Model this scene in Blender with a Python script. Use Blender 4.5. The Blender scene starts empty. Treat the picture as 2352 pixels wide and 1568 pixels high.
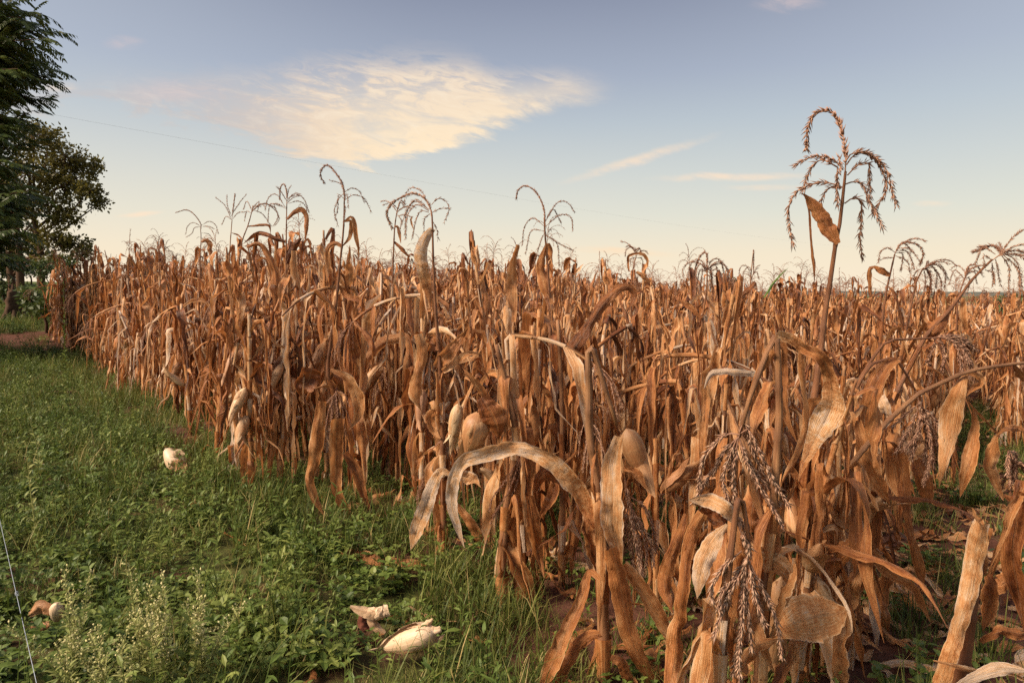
import bpy, math, random
import numpy as np
from mathutils import Vector, Euler

SC = bpy.context.scene
COL = SC.collection
R = math.radians
rs = np.random.RandomState

# ------------------------------------------------------------------ camera
CAM_H = 1.5
LENS = 24.0
F = LENS / 36 * 2352            # focal length in units of a 2352 px wide picture
HOR = 673.0                     # horizon row
PITCH = math.atan((784 - HOR) / F)
cam_d = bpy.data.cameras.new('camera')
cam = bpy.data.objects.new('camera', cam_d)
COL.objects.link(cam)
cam_d.lens = LENS
cam_d.sensor_width = 36
cam_d.clip_start = 0.05
cam_d.clip_end = 6000
cam.location = (0, 0, CAM_H)
cam.rotation_euler = (math.pi / 2 - PITCH, 0, 0)
SC.camera = cam

# ------------------------------------------------------------------ render settings
SC.render.engine = 'CYCLES'
SC.cycles.use_denoising = False
SC.cycles.use_adaptive_sampling = True
SC.cycles.adaptive_threshold = 0.02
SC.cycles.max_bounces = 4
SC.cycles.diffuse_bounces = 3
SC.cycles.glossy_bounces = 2
SC.cycles.transmission_bounces = 3
SC.cycles.sample_clamp_indirect = 4
SC.view_settings.view_transform = 'Standard'
SC.view_settings.look = 'None'
SC.view_settings.exposure = 0.7
SC.view_settings.gamma = 1.0
SC.view_settings.use_curve_mapping = False

# ------------------------------------------------------------------ sun
SUN_EL, SUN_AZ = 40.0, -113.0      # azimuth clockwise from +Y (view direction); soft warm key added from behind left, higher than the setting sun
sd = bpy.data.lights.new('sun', 'SUN')
sd.energy = 4.9
sd.angle = R(21)
sd.color = (1.0, 0.83, 0.64)
sun = bpy.data.objects.new('sun', sd)
COL.objects.link(sun)
_dir = Vector((math.sin(R(SUN_AZ)) * math.cos(R(SUN_EL)), math.cos(R(SUN_AZ)) * math.cos(R(SUN_EL)), math.sin(R(SUN_EL))))
sun.rotation_euler = (-_dir).to_track_quat('-Z', 'Y').to_euler()
sun.location = _dir * 50


# ------------------------------------------------------------------ node helpers
class NT:
    def __init__(self, tree):
        self.t = tree
        self.n = tree.nodes
        self.l = tree.links

    def new(self, typ, **kw):
        n = self.n.new(typ)
        for k, v in kw.items():
            setattr(n, k, v)
        return n

    def put(self, sock, val):
        if isinstance(val, bpy.types.NodeSocket):
            self.l.new(val, sock)
        elif val is not None:
            sock.default_value = val

    def math(self, op, a, b=None, c=None, clamp=False):
        n = self.new('ShaderNodeMath', operation=op, use_clamp=clamp)
        self.put(n.inputs[0], a)
        self.put(n.inputs[1], b)
        self.put(n.inputs[2], c)
        return n.outputs[0]

    def smooth(self, x, a, b, lo=0.0, hi=1.0):
        n = self.new('ShaderNodeMapRange', interpolation_type='SMOOTHSTEP')
        self.put(n.inputs['Value'], x)
        self.put(n.inputs['From Min'], a)
        self.put(n.inputs['From Max'], b)
        n.inputs['To Min'].default_value = lo
        n.inputs['To Max'].default_value = hi
        return n.outputs[0]

    def mix(self, f, a, b, blend='MIX'):
        n = self.new('ShaderNodeMix', data_type='RGBA', blend_type=blend)
        self.put(n.inputs['Factor'], f)
        ia = [s for s in n.inputs if s.identifier == 'A_Color'][0]
        ib = [s for s in n.inputs if s.identifier == 'B_Color'][0]
        self.put(ia, a if isinstance(a, bpy.types.NodeSocket) else (*a, 1))
        self.put(ib, b if isinstance(b, bpy.types.NodeSocket) else (*b, 1))
        return [s for s in n.outputs if s.identifier == 'Result_Color'][0]

    def ramp(self, x, stops, interp='LINEAR'):
        n = self.new('ShaderNodeValToRGB')
        cr = n.color_ramp
        cr.interpolation = interp
        while len(cr.elements) < len(stops):
            cr.elements.new(0.5)
        for e, (p, c) in zip(cr.elements, stops):
            e.position = p
            e.color = (*c, 1)
        self.put(n.inputs[0], x)
        return n.outputs[0]

    def noise(self, vec, scale, detail=3, rough=0.5, dist=0.0, w=None):
        n = self.new('ShaderNodeTexNoise')
        if w is not None:
            n.noise_dimensions = '4D'
            self.put(n.inputs['W'], w)
        self.put(n.inputs['Vector'], vec)
        n.inputs['Scale'].default_value = scale
        n.inputs['Detail'].default_value = detail
        n.inputs['Roughness'].default_value = rough
        n.inputs['Distortion'].default_value = dist
        return n.outputs[0]

    def curve(self, x, pts):
        n = self.new('ShaderNodeFloatCurve')
        c = n.mapping.curves[0]
        while len(c.points) < len(pts):
            c.points.new(0.5, 0.5)
        for p, (a, b) in zip(c.points, pts):
            p.location = (a, b)
        n.mapping.update()
        self.put(n.inputs['Value'], x)
        return n.outputs[0]


def srgb(r, g, b):
    return tuple(((c / 255) / 12.92) if c / 255 <= 0.04045 else (((c / 255) + 0.055) / 1.055) ** 2.4 for c in (r, g, b))


# ------------------------------------------------------------------ sky
world = bpy.data.worlds.new('World')
SC.world = world
world.use_nodes = True
wt = NT(world.node_tree)
wt.n.clear()
geo = wt.new('ShaderNodeNewGeometry')
neg = wt.new('ShaderNodeVectorMath', operation='SCALE')
wt.put(neg.inputs[0], geo.outputs['Incoming'])
neg.inputs['Scale'].default_value = -1.0
sep = wt.new('ShaderNodeSeparateXYZ')
wt.put(sep.inputs[0], neg.outputs[0])
dx, dy, dz = sep.outputs
elev = wt.math('DIVIDE', wt.math('ARCSINE', dz), math.pi / 2)          # 0 horizon .. 1 zenith
sky_tex = wt.new('ShaderNodeTexSky', sky_type='NISHITA', sun_disc=False)
sky_tex.sun_elevation = R(9)
sky_tex.sun_rotation = R(SUN_AZ)
sky_tex.air_density = 1.0
sky_tex.dust_density = 2.0
nish = wt.mix(1.0, sky_tex.outputs[0], (0.10, 0.10, 0.10), 'MULTIPLY')
base = wt.ramp(wt.math('MULTIPLY_ADD', elev, 0.9, 0.05), [
    (0.0, srgb(160, 140, 120)), (0.048, srgb(255, 237, 210)), (0.08, srgb(246, 232, 206)), (0.112, srgb(225, 225, 212)),
    (0.147, srgb(207, 213, 211)), (0.185, srgb(186, 197, 206)), (0.22, srgb(167, 177, 195)),
    (0.285, srgb(136, 144, 166)), (0.5, srgb(124, 134, 161)), (1.0, srgb(110, 124, 160))])
# warmer and brighter towards the left horizon, where the day ends
az = wt.math('ARCTAN2', dx, dy)
glow = wt.math('MULTIPLY', wt.smooth(wt.math('ABSOLUTE', wt.math('ADD', az, 0.62)), 0.0, 1.2, 1, 0), wt.smooth(elev, 0.0, 0.2, 1, 0))
base = wt.mix(wt.math('MULTIPLY', glow, 0.35), base, srgb(255, 236, 206))
sky_col = wt.mix(0.06, base, nish)
# right and left of the frame the upper sky is a little lighter than overhead
light = wt.math('MULTIPLY', wt.smooth(wt.math('ABSOLUTE', wt.math('ADD', az, -0.05)), 0.1, 0.9), wt.smooth(elev, 0.05, 0.25))
sky_col = wt.mix(wt.math('MULTIPLY', light, 0.38), sky_col, srgb(202, 211, 222))
# clouds, on the plane of directions in front (a right, b up)
safe = wt.math('MAXIMUM', dy, 0.05)
ca = wt.math('DIVIDE', dx, safe)
cb = wt.math('DIVIDE', dz, safe)
front = wt.smooth(dy, 0.1, 0.3)
comb = wt.new('ShaderNodeCombineXYZ')
wt.put(comb.inputs[0], ca)
wt.put(comb.inputs[1], cb)
mp = wt.new('ShaderNodeMapping')
mp.inputs['Rotation'].default_value = (0, 0, R(-11))
mp.vector_type = 'TEXTURE'
mp.inputs['Scale'].default_value = (1.0, 1 / 3.4, 1.0)
wt.put(mp.inputs[0], comb.outputs[0])
wisp = wt.noise(mp.outputs[0], 6.0, 8, 0.62, 0.9)
wisp2 = wt.noise(mp.outputs[0], 19.0, 8, 0.68, 0.9)


def A(x):
    return (x - 1176) / F


def Bv(y):
    return (HOR - y) / F * 1.005


def curve_norm(pts):     # picture x -> 0..1 over -200..1600, picture y -> 0..1 (0..500)
    return [((x + 200) / 1800, 1 - y / 500) for x, y in pts]


xn = wt.math('DIVIDE', wt.math('SUBTRACT', ca, A(-200)), A(1600) - A(-200), clamp=True)
yn = wt.math('DIVIDE', wt.math('SUBTRACT', cb, Bv(500)), Bv(0) - Bv(500))
warp = wt.math('MULTIPLY', wt.math('SUBTRACT', wisp, 0.5), 0.36)
warp = wt.math('ADD', warp, wt.math('MULTIPLY', wt.math('SUBTRACT', wisp2, 0.5), 0.16))
warp = wt.math('MULTIPLY', warp, wt.smooth(xn, (850 + 200) / 1800, (1350 + 200) / 1800, 1.0, 0.35))
ynw = wt.math('ADD', yn, warp)
low = wt.curve(xn, curve_norm([(-200, 262), (280, 272), (450, 305), (600, 345), (780, 385), (950, 368), (1100, 325), (1250, 284), (1430, 236), (1600, 205)]))
upp = wt.curve(xn, curve_norm([(-200, 215), (280, 180), (480, 165), (620, 165), (720, 142), (900, 132), (1080, 140), (1150, 168), (1300, 172), (1430, 190), (1600, 225)]))
inlow = wt.smooth(wt.math('SUBTRACT', ynw, low), -0.02, 0.07)
inup = wt.smooth(wt.math('SUBTRACT', upp, ynw), -0.03, 0.13)
dens = wt.math('MULTIPLY', inlow, inup)
dens = wt.math('MULTIPLY', dens, wt.smooth(wisp, 0.25, 0.60, 0.45, 1.12))
dens = wt.math('MULTIPLY', dens, wt.smooth(wisp2, 0.30, 0.58, 0.72, 1.08))
fade_l = wt.smooth(xn, (330 + 200) / 1800, (900 + 200) / 1800, 0.42, 1.0)
hgt_in = wt.smooth(wt.math('DIVIDE', wt.math('SUBTRACT', ynw, low), wt.math('MAXIMUM', wt.math('SUBTRACT', upp, low), 0.05)), 0.30, 0.80)
cut = wt.smooth(wt.math('ADD', wt.math('MULTIPLY', wisp, 0.6), wt.math('MULTIPLY', wisp2, 0.4)), 0.42, 0.57, 0.0, 1.1)
dens = wt.math('MULTIPLY', dens, wt.math('ADD', wt.math('SUBTRACT', 1.0, hgt_in), wt.math('MULTIPLY', hgt_in, wt.math('MULTIPLY_ADD', cut, 0.72, 0.25))))
dens = wt.math('MULTIPLY', dens, wt.smooth(xn, (1250 + 200) / 1800, (1430 + 200) / 1800, 1.0, 0.0))
dens = wt.math('MULTIPLY', wt.math('MULTIPLY', dens, fade_l), front, clamp=True)
ccol = wt.mix(wt.smooth(xn, (420 + 200) / 1800, (950 + 200) / 1800), srgb(205, 184, 174), srgb(255, 231, 196))
hi_part = wt.smooth(yn, 0.25, 0.75)
ccol = wt.mix(wt.math('MULTIPLY', hi_part, 0.55), ccol, srgb(214, 200, 194))
ccol = wt.mix(wt.smooth(wisp2, 0.45, 0.75, 0, 0.45), ccol, srgb(255, 240, 215))
sky_col = wt.mix(wt.math('MULTIPLY', dens, 0.95), sky_col, ccol)


def streak(sky, x, y, rx, ry, slope, col, amt):
    u = wt.math('DIVIDE', wt.math('SUBTRACT', ca, A(x)), rx / F)
    v0 = wt.math('SUBTRACT', wt.math('SUBTRACT', cb, Bv(y)), wt.math('MULTIPLY', wt.math('SUBTRACT', ca, A(x)), slope))
    v = wt.math('ADD', wt.math('DIVIDE', v0, ry / F), wt.math('MULTIPLY', wt.math('SUBTRACT', wisp, 0.5), 2.2))
    rr = wt.math('SQRT', wt.math('ADD', wt.math('MULTIPLY', u, u), wt.math('MULTIPLY', v, v)))
    m = wt.math('MULTIPLY', wt.smooth(rr, 0.1, 1.0, 1, 0), wt.smooth(wisp2, 0.3, 0.6, 0.3, 1))
    m = wt.math('MULTIPLY', wt.math('MULTIPLY', m, front), amt)
    return wt.mix(m, sky, col)


cream = srgb(255, 226, 196)
pink = srgb(222, 200, 196)
for a_ in [(1460, 375, 210, 17, 0.30, cream, 0.6), (1680, 412, 230, 13, 0.02, cream, 0.65), (1790, 35, 100, 22, 0.0, pink, 0.45),
           (300, 2, 50, 14, 0.0, pink, 0.7), (310, 120, 60, 18, 0.0, pink, 0.35), (160, 212, 60, 16, 0.0, cream, 0.5),
           (330, 495, 70, 8, 0.1, cream, 0.7), (1430, 580, 150, 14, -0.05, srgb(255, 222, 184), 0.6),
           (2130, 470, 60, 10, 0, cream, 0.4), (1750, 435, 120, 10, 0.0, cream, 0.4), (420, 230, 160, 40, 0.0, pink, 0.35)]:
    sky_col = streak(sky_col, *a_)
bg = wt.new('ShaderNodeBackground')
wt.put(bg.inputs[0], sky_col)
bg.inputs[1].default_value = 0.64
wo = wt.new('ShaderNodeOutputWorld')
wt.l.new(bg.outputs[0], wo.inputs[0])


# ------------------------------------------------------------------ materials
def material(name):
    m = bpy.data.materials.new(name)
    m.use_nodes = True
    t = NT(m.node_tree)
    t.n.clear()
    return m, t


def finish(m, t, col, rough=0.6, spec=0.3, trans=0.0, tcol=None, bump=None, bump_d=0.002, bump_s=0.5):
    p = t.new('ShaderNodeBsdfPrincipled')
    t.put(p.inputs['Base Color'], col if isinstance(col, bpy.types.NodeSocket) else (*col, 1))
    t.put(p.inputs['Roughness'], rough)
    t.put(p.inputs['Specular IOR Level'], spec)
    if bump is not None:
        b = t.new('ShaderNodeBump')
        b.inputs['Strength'].default_value = bump_s
        b.inputs['Distance'].default_value = bump_d
        t.put(b.inputs['Height'], bump)
        t.put(p.inputs['Normal'], b.outputs[0])
    out = t.new('ShaderNodeOutputMaterial')
    sh = p.outputs[0]
    if trans > 0:
        tr = t.new('ShaderNodeBsdfTranslucent')
        t.put(tr.inputs[0], tcol if tcol is not None else col)
        mx = t.new('ShaderNodeMixShader')
        mx.inputs[0].default_value = trans
        t.l.new(sh, mx.inputs[1])
        t.l.new(tr.outputs[0], mx.inputs[2])
        sh = mx.outputs[0]
    t.l.new(sh, out.inputs[0])
    return m


def dry_leaf(name, stops, spread, trans=0.22, bump_d=0.008, spot=0.5):
    m, t = material(name)
    uv = t.new('ShaderNodeUVMap')
    oi = t.new('ShaderNodeObjectInfo')
    at_ = t.new('ShaderNodeAttribute', attribute_name='tone')
    tc = t.new('ShaderNodeTexCoord')
    seed = t.math('MULTIPLY', t.math('ADD', oi.outputs['Random'], at_.outputs['Fac']), 37.0)
    tone = t.math('ADD', at_.outputs['Fac'], t.math('MULTIPLY', t.math('SUBTRACT', oi.outputs['Random'], 0.5), spread))
    mpf = t.new('ShaderNodeMapping')
    mpf.inputs['Scale'].default_value = (3.5, 14.0, 1)
    t.put(mpf.inputs[0], uv.outputs[0])
    fib = t.noise(mpf.outputs[0], 1.0, 4, 0.65, 0.0, seed)
    mpb = t.new('ShaderNodeMapping')
    mpb.inputs['Scale'].default_value = (7.0, 0.8, 1)
    t.put(mpb.inputs[0], uv.outputs[0])
    blot = t.noise(mpb.outputs[0], 1.0, 3, 0.6, 0.4, seed)
    fine = t.noise(tc.outputs['Object'], 130, 3, 0.7)
    mpc = t.new('ShaderNodeMapping')
    mpc.inputs['Scale'].default_value = (30.0, 2.5, 1)
    t.put(mpc.inputs[0], uv.outputs[0])
    blot2 = t.noise(mpc.outputs[0], 1.0, 4, 0.65, 0.6, seed)
    x = t.math('ADD', tone, t.math('MULTIPLY', t.math('SUBTRACT', blot, 0.5), 1.0))
    x = t.math('ADD', x, t.math('MULTIPLY', t.math('SUBTRACT', fib, 0.5), 1.0))
    x = t.math('ADD', x, t.math('MULTIPLY', t.math('SUBTRACT', blot2, 0.5), 0.55))
    x = t.math('ADD', x, t.math('MULTIPLY', t.math('SUBTRACT', fine, 0.5), 0.25 * spot), clamp=True)
    sp = t.new('ShaderNodeSeparateXYZ')
    t.put(sp.inputs[0], uv.outputs[0])
    vein = t.math('SINE', t.math('ADD', t.math('MULTIPLY', sp.outputs[1], 46.0), t.math('MULTIPLY', fib, 5.0)))
    x = t.math('ADD', x, t.math('MULTIPLY', vein, 0.035))
    x = t.math('ADD', x, t.smooth(t.math('ABSOLUTE', sp.outputs[1]), 0.8, 1.0, 0.0, 0.16), clamp=True)
    col = t.ramp(x, stops)
    # midrib
    rib = t.smooth(t.math('ABSOLUTE', sp.outputs[1]), 0.03, 0.09, 0.55, 0)
    col = t.mix(t.math('MULTIPLY', rib, 0.6), col, (0.30, 0.17, 0.085))
    # sparse dark mould specks
    speck = t.smooth(t.noise(tc.outputs['Object'], 420, 2, 0.5), 0.66, 0.74, 0, 0.5 * spot)
    col = t.mix(speck, col, (0.10, 0.05, 0.03))
    return finish(m, t, col, 0.46, 0.42, trans, bump=t.math('ADD', t.math('ADD', t.math('ADD', fib, t.math('MULTIPLY', vein, 0.05)), t.math('MULTIPLY', blot2, 0.7)), t.math('MULTIPLY', fine, 0.3)), bump_d=bump_d, bump_s=0.8)


M = {}
LEAF_STOPS = [(0.0, (0.080, 0.025, 0.009)), (0.22, (0.25, 0.080, 0.023)), (0.5, (0.49, 0.195, 0.062)),
              (0.70, (0.64, 0.322, 0.130)), (0.88, (0.74, 0.465, 0.25)), (1.0, (0.72, 0.55, 0.42))]
M['leaf'] = dry_leaf('dry_corn_leaf', LEAF_STOPS, 0.45, 0.3)
M['leaf_front'] = dry_leaf('dry_corn_leaf_front', LEAF_STOPS, 0.14, 0.36)
M['husk'] = dry_leaf('dry_husk', [(0.0, (0.28, 0.12, 0.05)), (0.4, (0.42, 0.20, 0.085)), (0.75, (0.54, 0.31, 0.15)), (1.0, (0.64, 0.46, 0.28))], 0.3, 0.1, 0.0035, spot=0.3)
M['pale_husk'] = dry_leaf('pale_husk', [(0.0, (0.42, 0.22, 0.11)), (0.4, (0.58, 0.38, 0.22)), (1.0, (0.70, 0.52, 0.35))], 0.1, 0.1, 0.0025, spot=0.1)


def simple_var(name, stops, rough=0.65, spec=0.2, trans=0.0, scale=30.0, amt=0.4, bump=0.0, attr=True, patch=0.0):
    m, t = material(name)
    oi = t.new('ShaderNodeObjectInfo')
    tc = t.new('ShaderNodeTexCoord')
    nz = t.noise(tc.outputs['Object'], scale, 4, 0.6)
    if attr:
        at_ = t.new('ShaderNodeAttribute', attribute_name='tone')
        x = t.math('ADD', t.math('MULTIPLY', at_.outputs['Fac'], 0.6), t.math('MULTIPLY', oi.outputs['Random'], 0.4))
    else:
        x = oi.outputs['Random']
    if patch:
        x = t.math('ADD', x, t.math('MULTIPLY', t.math('SUBTRACT', t.noise(oi.outputs['Location'], 1.1, 3, 0.6), 0.5), patch))
    x = t.math('ADD', x, t.math('MULTIPLY', t.math('SUBTRACT', nz, 0.5), amt), clamp=True)
    return finish(m, t, t.ramp(x, stops), rough, spec, trans, bump=nz if bump else None, bump_d=bump)


def stalk_mat():
    m, t = material('dry_corn_stalk')
    oi = t.new('ShaderNodeObjectInfo')
    uv = t.new('ShaderNodeUVMap')
    mpf = t.new('ShaderNodeMapping')
    mpf.inputs['Scale'].default_value = (3.0, 11.0, 1)
    t.put(mpf.inputs[0], uv.outputs[0])
    fib = t.noise(mpf.outputs[0], 1.5, 5, 0.65, 0.2, t.math('MULTIPLY', oi.outputs['Random'], 50))
    at_ = t.new('ShaderNodeAttribute', attribute_name='tone')
    x = t.math('ADD', t.math('MULTIPLY', oi.outputs['Random'], 0.35), t.math('MULTIPLY', fib, 0.65))
    col = t.ramp(x, [(0.2, (0.13, 0.048, 0.022)), (0.5, (0.30, 0.125, 0.050)), (0.8, (0.50, 0.28, 0.13))])
    col = t.mix(t.math('MULTIPLY', at_.outputs['Fac'], 0.8), col, (0.11, 0.045, 0.022))
    col = t.mix(t.smooth(t.noise(uv.outputs[0], 9.0, 4, 0.7), 0.45, 0.7, 0, 0.55), col, (0.14, 0.055, 0.03))
    return finish(m, t, col, 0.5, 0.3, bump=fib, bump_d=0.006, bump_s=0.9)


M['stalk'] = stalk_mat()
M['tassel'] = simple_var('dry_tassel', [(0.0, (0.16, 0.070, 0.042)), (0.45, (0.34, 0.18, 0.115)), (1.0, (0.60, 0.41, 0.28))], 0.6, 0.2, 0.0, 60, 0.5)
M['grass'] = simple_var('grass_green', [(0.0, (0.026, 0.044, 0.009)), (0.4, (0.085, 0.112, 0.020)), (0.75, (0.20, 0.205, 0.046)), (1.0, (0.46, 0.34, 0.14))], 0.55, 0.25, 0.3, 5, 0.6, patch=1.1)
M['weed'] = simple_var('weed_leaf_green', [(0.0, (0.028, 0.052, 0.011)), (0.5, (0.108, 0.155, 0.028)), (1.0, (0.27, 0.29, 0.07))], 0.5, 0.3, 0.3, 8, 0.6, patch=0.9)
M['pale_weed'] = simple_var('pale_weed_green', [(0.0, (0.17, 0.20, 0.06)), (0.5, (0.30, 0.31, 0.10)), (1.0, (0.44, 0.42, 0.17))], 0.6, 0.2, 0.25, 8, 0.4)
M['seed'] = simple_var('seed_heads', [(0.0, (0.38, 0.37, 0.15)), (0.6, (0.54, 0.49, 0.22)), (1.0, (0.66, 0.57, 0.31))], 0.8, 0.1, 0.1, 60, 0.6)
M['green_blade'] = simple_var('green_corn_leaf', [(0.0, (0.045, 0.11, 0.015)), (1.0, (0.12, 0.20, 0.03))], 0.5, 0.3, 0.3, 8, 0.4)
M['tree_leaf'] = simple_var('tree_leaf_dark', [(0.0, (0.026, 0.042, 0.010)), (0.6, (0.065, 0.092, 0.020)), (1.0, (0.13, 0.15, 0.034))], 0.45, 0.35, 0.3, 3, 0.3)
M['tree_leaf_olive'] = simple_var('tree_leaf_olive', [(0.0, (0.050, 0.048, 0.012)), (0.6, (0.17, 0.140, 0.026)), (1.0, (0.31, 0.235, 0.052))], 0.5, 0.3, 0.35, 1.0, 0.5)
M['bark'] = simple_var('bark', [(0.0, (0.035, 0.020, 0.013)), (1.0, (0.13, 0.075, 0.045))], 0.85, 0.1, 0, 12, 0.9, 0.02)
M['wire'] = simple_var('galvanised_wire', [(0.0, (0.24, 0.27, 0.32)), (1.0, (0.38, 0.41, 0.46))], 0.4, 0.5, 0, 20, 0.4)
M['cable'] = simple_var('power_cable', [(0.0, (0.3, 0.3, 0.32)), (1.0, (0.36, 0.36, 0.38))], 0.5, 0.3)
M['silk'] = simple_var('corn_silk', [(0.0, (0.14, 0.045, 0.028)), (1.0, (0.24, 0.085, 0.05))], 0.7, 0.2, 0, 80, 0.6)


def ground_mat():
    m, t = material('red_soil')
    tc = t.new('ShaderNodeTexCoord')
    v = tc.outputs['Object']
    big = t.noise(v, 0.9, 5, 0.6)
    mid = t.noise(v, 9, 6, 0.65)
    fine = t.noise(v, 70, 4, 0.7)
    x = t.math('ADD', t.math('MULTIPLY', big, 0.35), t.math('ADD', t.math('MULTIPLY', mid, 0.4), t.math('MULTIPLY', fine, 0.3)), clamp=True)
    soil = t.ramp(x, [(0.25, (0.045, 0.019, 0.012)), (0.5, (0.095, 0.040, 0.026)), (0.75, (0.175, 0.082, 0.052))])
    # green turf far off, where single blades cannot be told apart
    g = t.ramp(t.noise(v, 1.3, 6, 0.7), [(0.3, (0.045, 0.060, 0.016)), (0.55, (0.085, 0.105, 0.028)), (0.8, (0.15, 0.15, 0.05))])
    sp = t.new('ShaderNodeSeparateXYZ')
    t.put(sp.inputs[0], v)
    far = t.smooth(sp.outputs[1], 24, 34)
    gt = t.new('ShaderNodeAttribute', attribute_name='tone')
    patch = t.math('MULTIPLY', t.smooth(t.noise(v, 1.6, 4, 0.6), 0.34, 0.52, 0.0, 0.75), t.math('SUBTRACT', 1.0, gt.outputs['Fac']))
    col = t.mix(t.math('MAXIMUM', far, patch), soil, g)
    return finish(m, t, col, 0.95, 0.1, bump=t.math('ADD', mid, t.math('MULTIPLY', fine, 0.5)), bump_d=0.03, bump_s=0.7)


M['soil'] = ground_mat()


# ------------------------------------------------------------------ terrain
def sstep(x):
    x = np.clip(x, 0, 1)
    return x * x * (3 - 2 * x)


def height(x, y):
    x = np.asarray(x, float)
    y = np.asarray(y, float)
    ramp = sstep((y - 8) / 34)
    tilt = 0.45 - 0.062 * 45 * np.tanh(x / 45) - 0.5 * sstep((x - 4) / 20)
    near = 0.025 * np.sin(2.3 * x + 0.7 * y) * np.sin(1.9 * y - 0.6 * x) + 0.015 * np.sin(5.1 * x + 1.3) * np.sin(4.3 * y)
    return ramp * tilt + near * sstep((40 - y) / 20)


def hgt(x, y):
    return float(height(x, y))


def at(px, py, d):
    """the point seen at picture position px,py (2352 x 1568) that lies d metres ahead"""
    u = (px - 1176) / F
    v = (784 - py) / F
    c, s = math.cos(PITCH), math.sin(PITCH)
    vec = np.array([u, c + v * s, -s + v * c])
    k = d / vec[1]
    return np.array([0, 0, CAM_H]) + vec * k


def on_ground(px, py):
    lo, hi = 1.0, 300.0
    d = 1.0
    step = 0.05
    while d < 300:
        p = at(px, py, d)
        if p[2] <= hgt(p[0], p[1]):
            return np.array([p[0], p[1], hgt(p[0], p[1])])
        d += step
        step = max(0.02, d * 0.01)
    return at(px, py, 300)


# ------------------------------------------------------------------ mesh helpers
class MB:
    """collects vertices, quads and triangles with uv, tone and material index"""

    def __init__(self):
        self.v, self.q, self.t, self.uv, self.tone = [], [], [], [], []
        self.qm, self.tm = [], []
        self.n = 0

    def add(self, v, q=None, t=None, uv=None, tone=0.5, mat=0):
        v = np.asarray(v, float).reshape(-1, 3)
        k = len(v)
        self.v.append(v)
        self.uv.append(np.zeros((k, 2)) if uv is None else np.asarray(uv, float).reshape(-1, 2))
        self.tone.append(np.full(k, tone) if np.isscalar(tone) else np.asarray(tone, float))
        if q is not None and len(q):
            q = np.asarray(q, int).reshape(-1, 4) + self.n
            self.q.append(q)
            self.qm.append(np.full(len(q), mat))
        if t is not None and len(t):
            t = np.asarray(t, int).reshape(-1, 3) + self.n
            self.t.append(t)
            self.tm.append(np.full(len(t), mat))
        self.n += k

    def merge(self, o, mat=0, M3=None, off=None):
        if o.n == 0:
            return
        v = np.concatenate(o.v)
        if M3 is not None:
            v = v @ np.asarray(M3).T
        if off is not None:
            v = v + off
        self.add(v, np.concatenate(o.q) if o.q else None, np.concatenate(o.t) if o.t else None,
                 np.concatenate(o.uv), np.concatenate(o.tone), mat)

    def mesh(self, name, mats, smooth=True):
        me = bpy.data.meshes.new(name)
        v = np.concatenate(self.v) if self.v else np.zeros((0, 3))
        q = np.concatenate(self.q) if self.q else np.zeros((0, 4), int)
        t = np.concatenate(self.t) if self.t else np.zeros((0, 3), int)
        loops = np.concatenate([q.ravel(), t.ravel()]).astype(np.int32)
        starts = np.concatenate([np.arange(len(q)) * 4, len(q) * 4 + np.arange(len(t)) * 3]).astype(np.int32)
        me.vertices.add(len(v))
        me.vertices.foreach_set('co', v.astype(np.float32).ravel())
        me.loops.add(len(loops))
        me.loops.foreach_set('vertex_index', loops)
        me.polygons.add(len(starts))
        me.polygons.foreach_set('loop_start', starts)
        mi = np.concatenate(self.qm + self.tm).astype(np.int32) if (self.qm or self.tm) else np.zeros(0, np.int32)
        me.polygons.foreach_set('material_index', mi)
        me.polygons.foreach_set('use_smooth', np.full(len(starts), smooth))
        ul = me.uv_layers.new(name='UVMap')
        uv = np.concatenate(self.uv)
        ul.data.foreach_set('uv', uv[loops].astype(np.float32).ravel())
        a = me.attributes.new('tone', 'FLOAT', 'POINT')
        a.data.foreach_set('value', np.concatenate(self.tone).astype(np.float32))
        for m in (mats if isinstance(mats, (list, tuple)) else [mats]):
            me.materials.append(m)
        me.update(calc_edges=True)
        return me


def link(name, me, parent=None, loc=None):
    o = bpy.data.objects.new(name, me)
    COL.objects.link(o)
    if parent is not None:
        o.parent = parent
    if loc is not None:
        o.location = loc
    return o


def empty(name, loc):
    o = bpy.data.objects.new(name, None)
    o.empty_display_size = 0.1
    COL.objects.link(o)
    o.location = loc
    return o


def tag(o, label=None, cat=None, group=None, kind=None):
    if label:
        o['label'] = label
    if cat:
        o['category'] = cat
    if group:
        o['group'] = group
    if kind:
        o['kind'] = kind
    return o


def norm(a):
    a = np.asarray(a, float)
    return a / np.maximum(np.linalg.norm(a, axis=-1, keepdims=True), 1e-9)


def spline(P, n):
    """Catmull-Rom through P, n points evenly spaced by arc length"""
    P = np.asarray(P, float)
    if len(P) == 2:
        return P[0] + (P[1] - P[0]) * np.linspace(0, 1, n)[:, None]
    Q = np.vstack([2 * P[0] - P[1], P, 2 * P[-1] - P[-2]])
    out = []
    for i in range(len(P) - 1):
        p0, p1, p2, p3 = Q[i:i + 4]
        t = np.linspace(0, 1, 12, endpoint=False)[:, None]
        out.append(0.5 * (2 * p1 + (p2 - p0) * t + (2 * p0 - 5 * p1 + 4 * p2 - p3) * t ** 2 + (3 * p1 - p0 - 3 * p2 + p3) * t ** 3))
    out.append(P[-1:])
    C = np.concatenate(out)
    s = np.concatenate([[0], np.cumsum(np.linalg.norm(np.diff(C, axis=0), axis=1))])
    x = np.linspace(0, s[-1], n)
    return np.stack([np.interp(x, s, C[:, k]) for k in range(3)], 1)


def spl1(vals, n):
    vals = np.asarray(vals, float)
    if len(vals) == 1:
        return np.full(n, vals[0])
    return np.interp(np.linspace(0, 1, n), np.linspace(0, 1, len(vals)), vals)


def tangents(P):
    return norm(np.gradient(P, axis=0))


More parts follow.
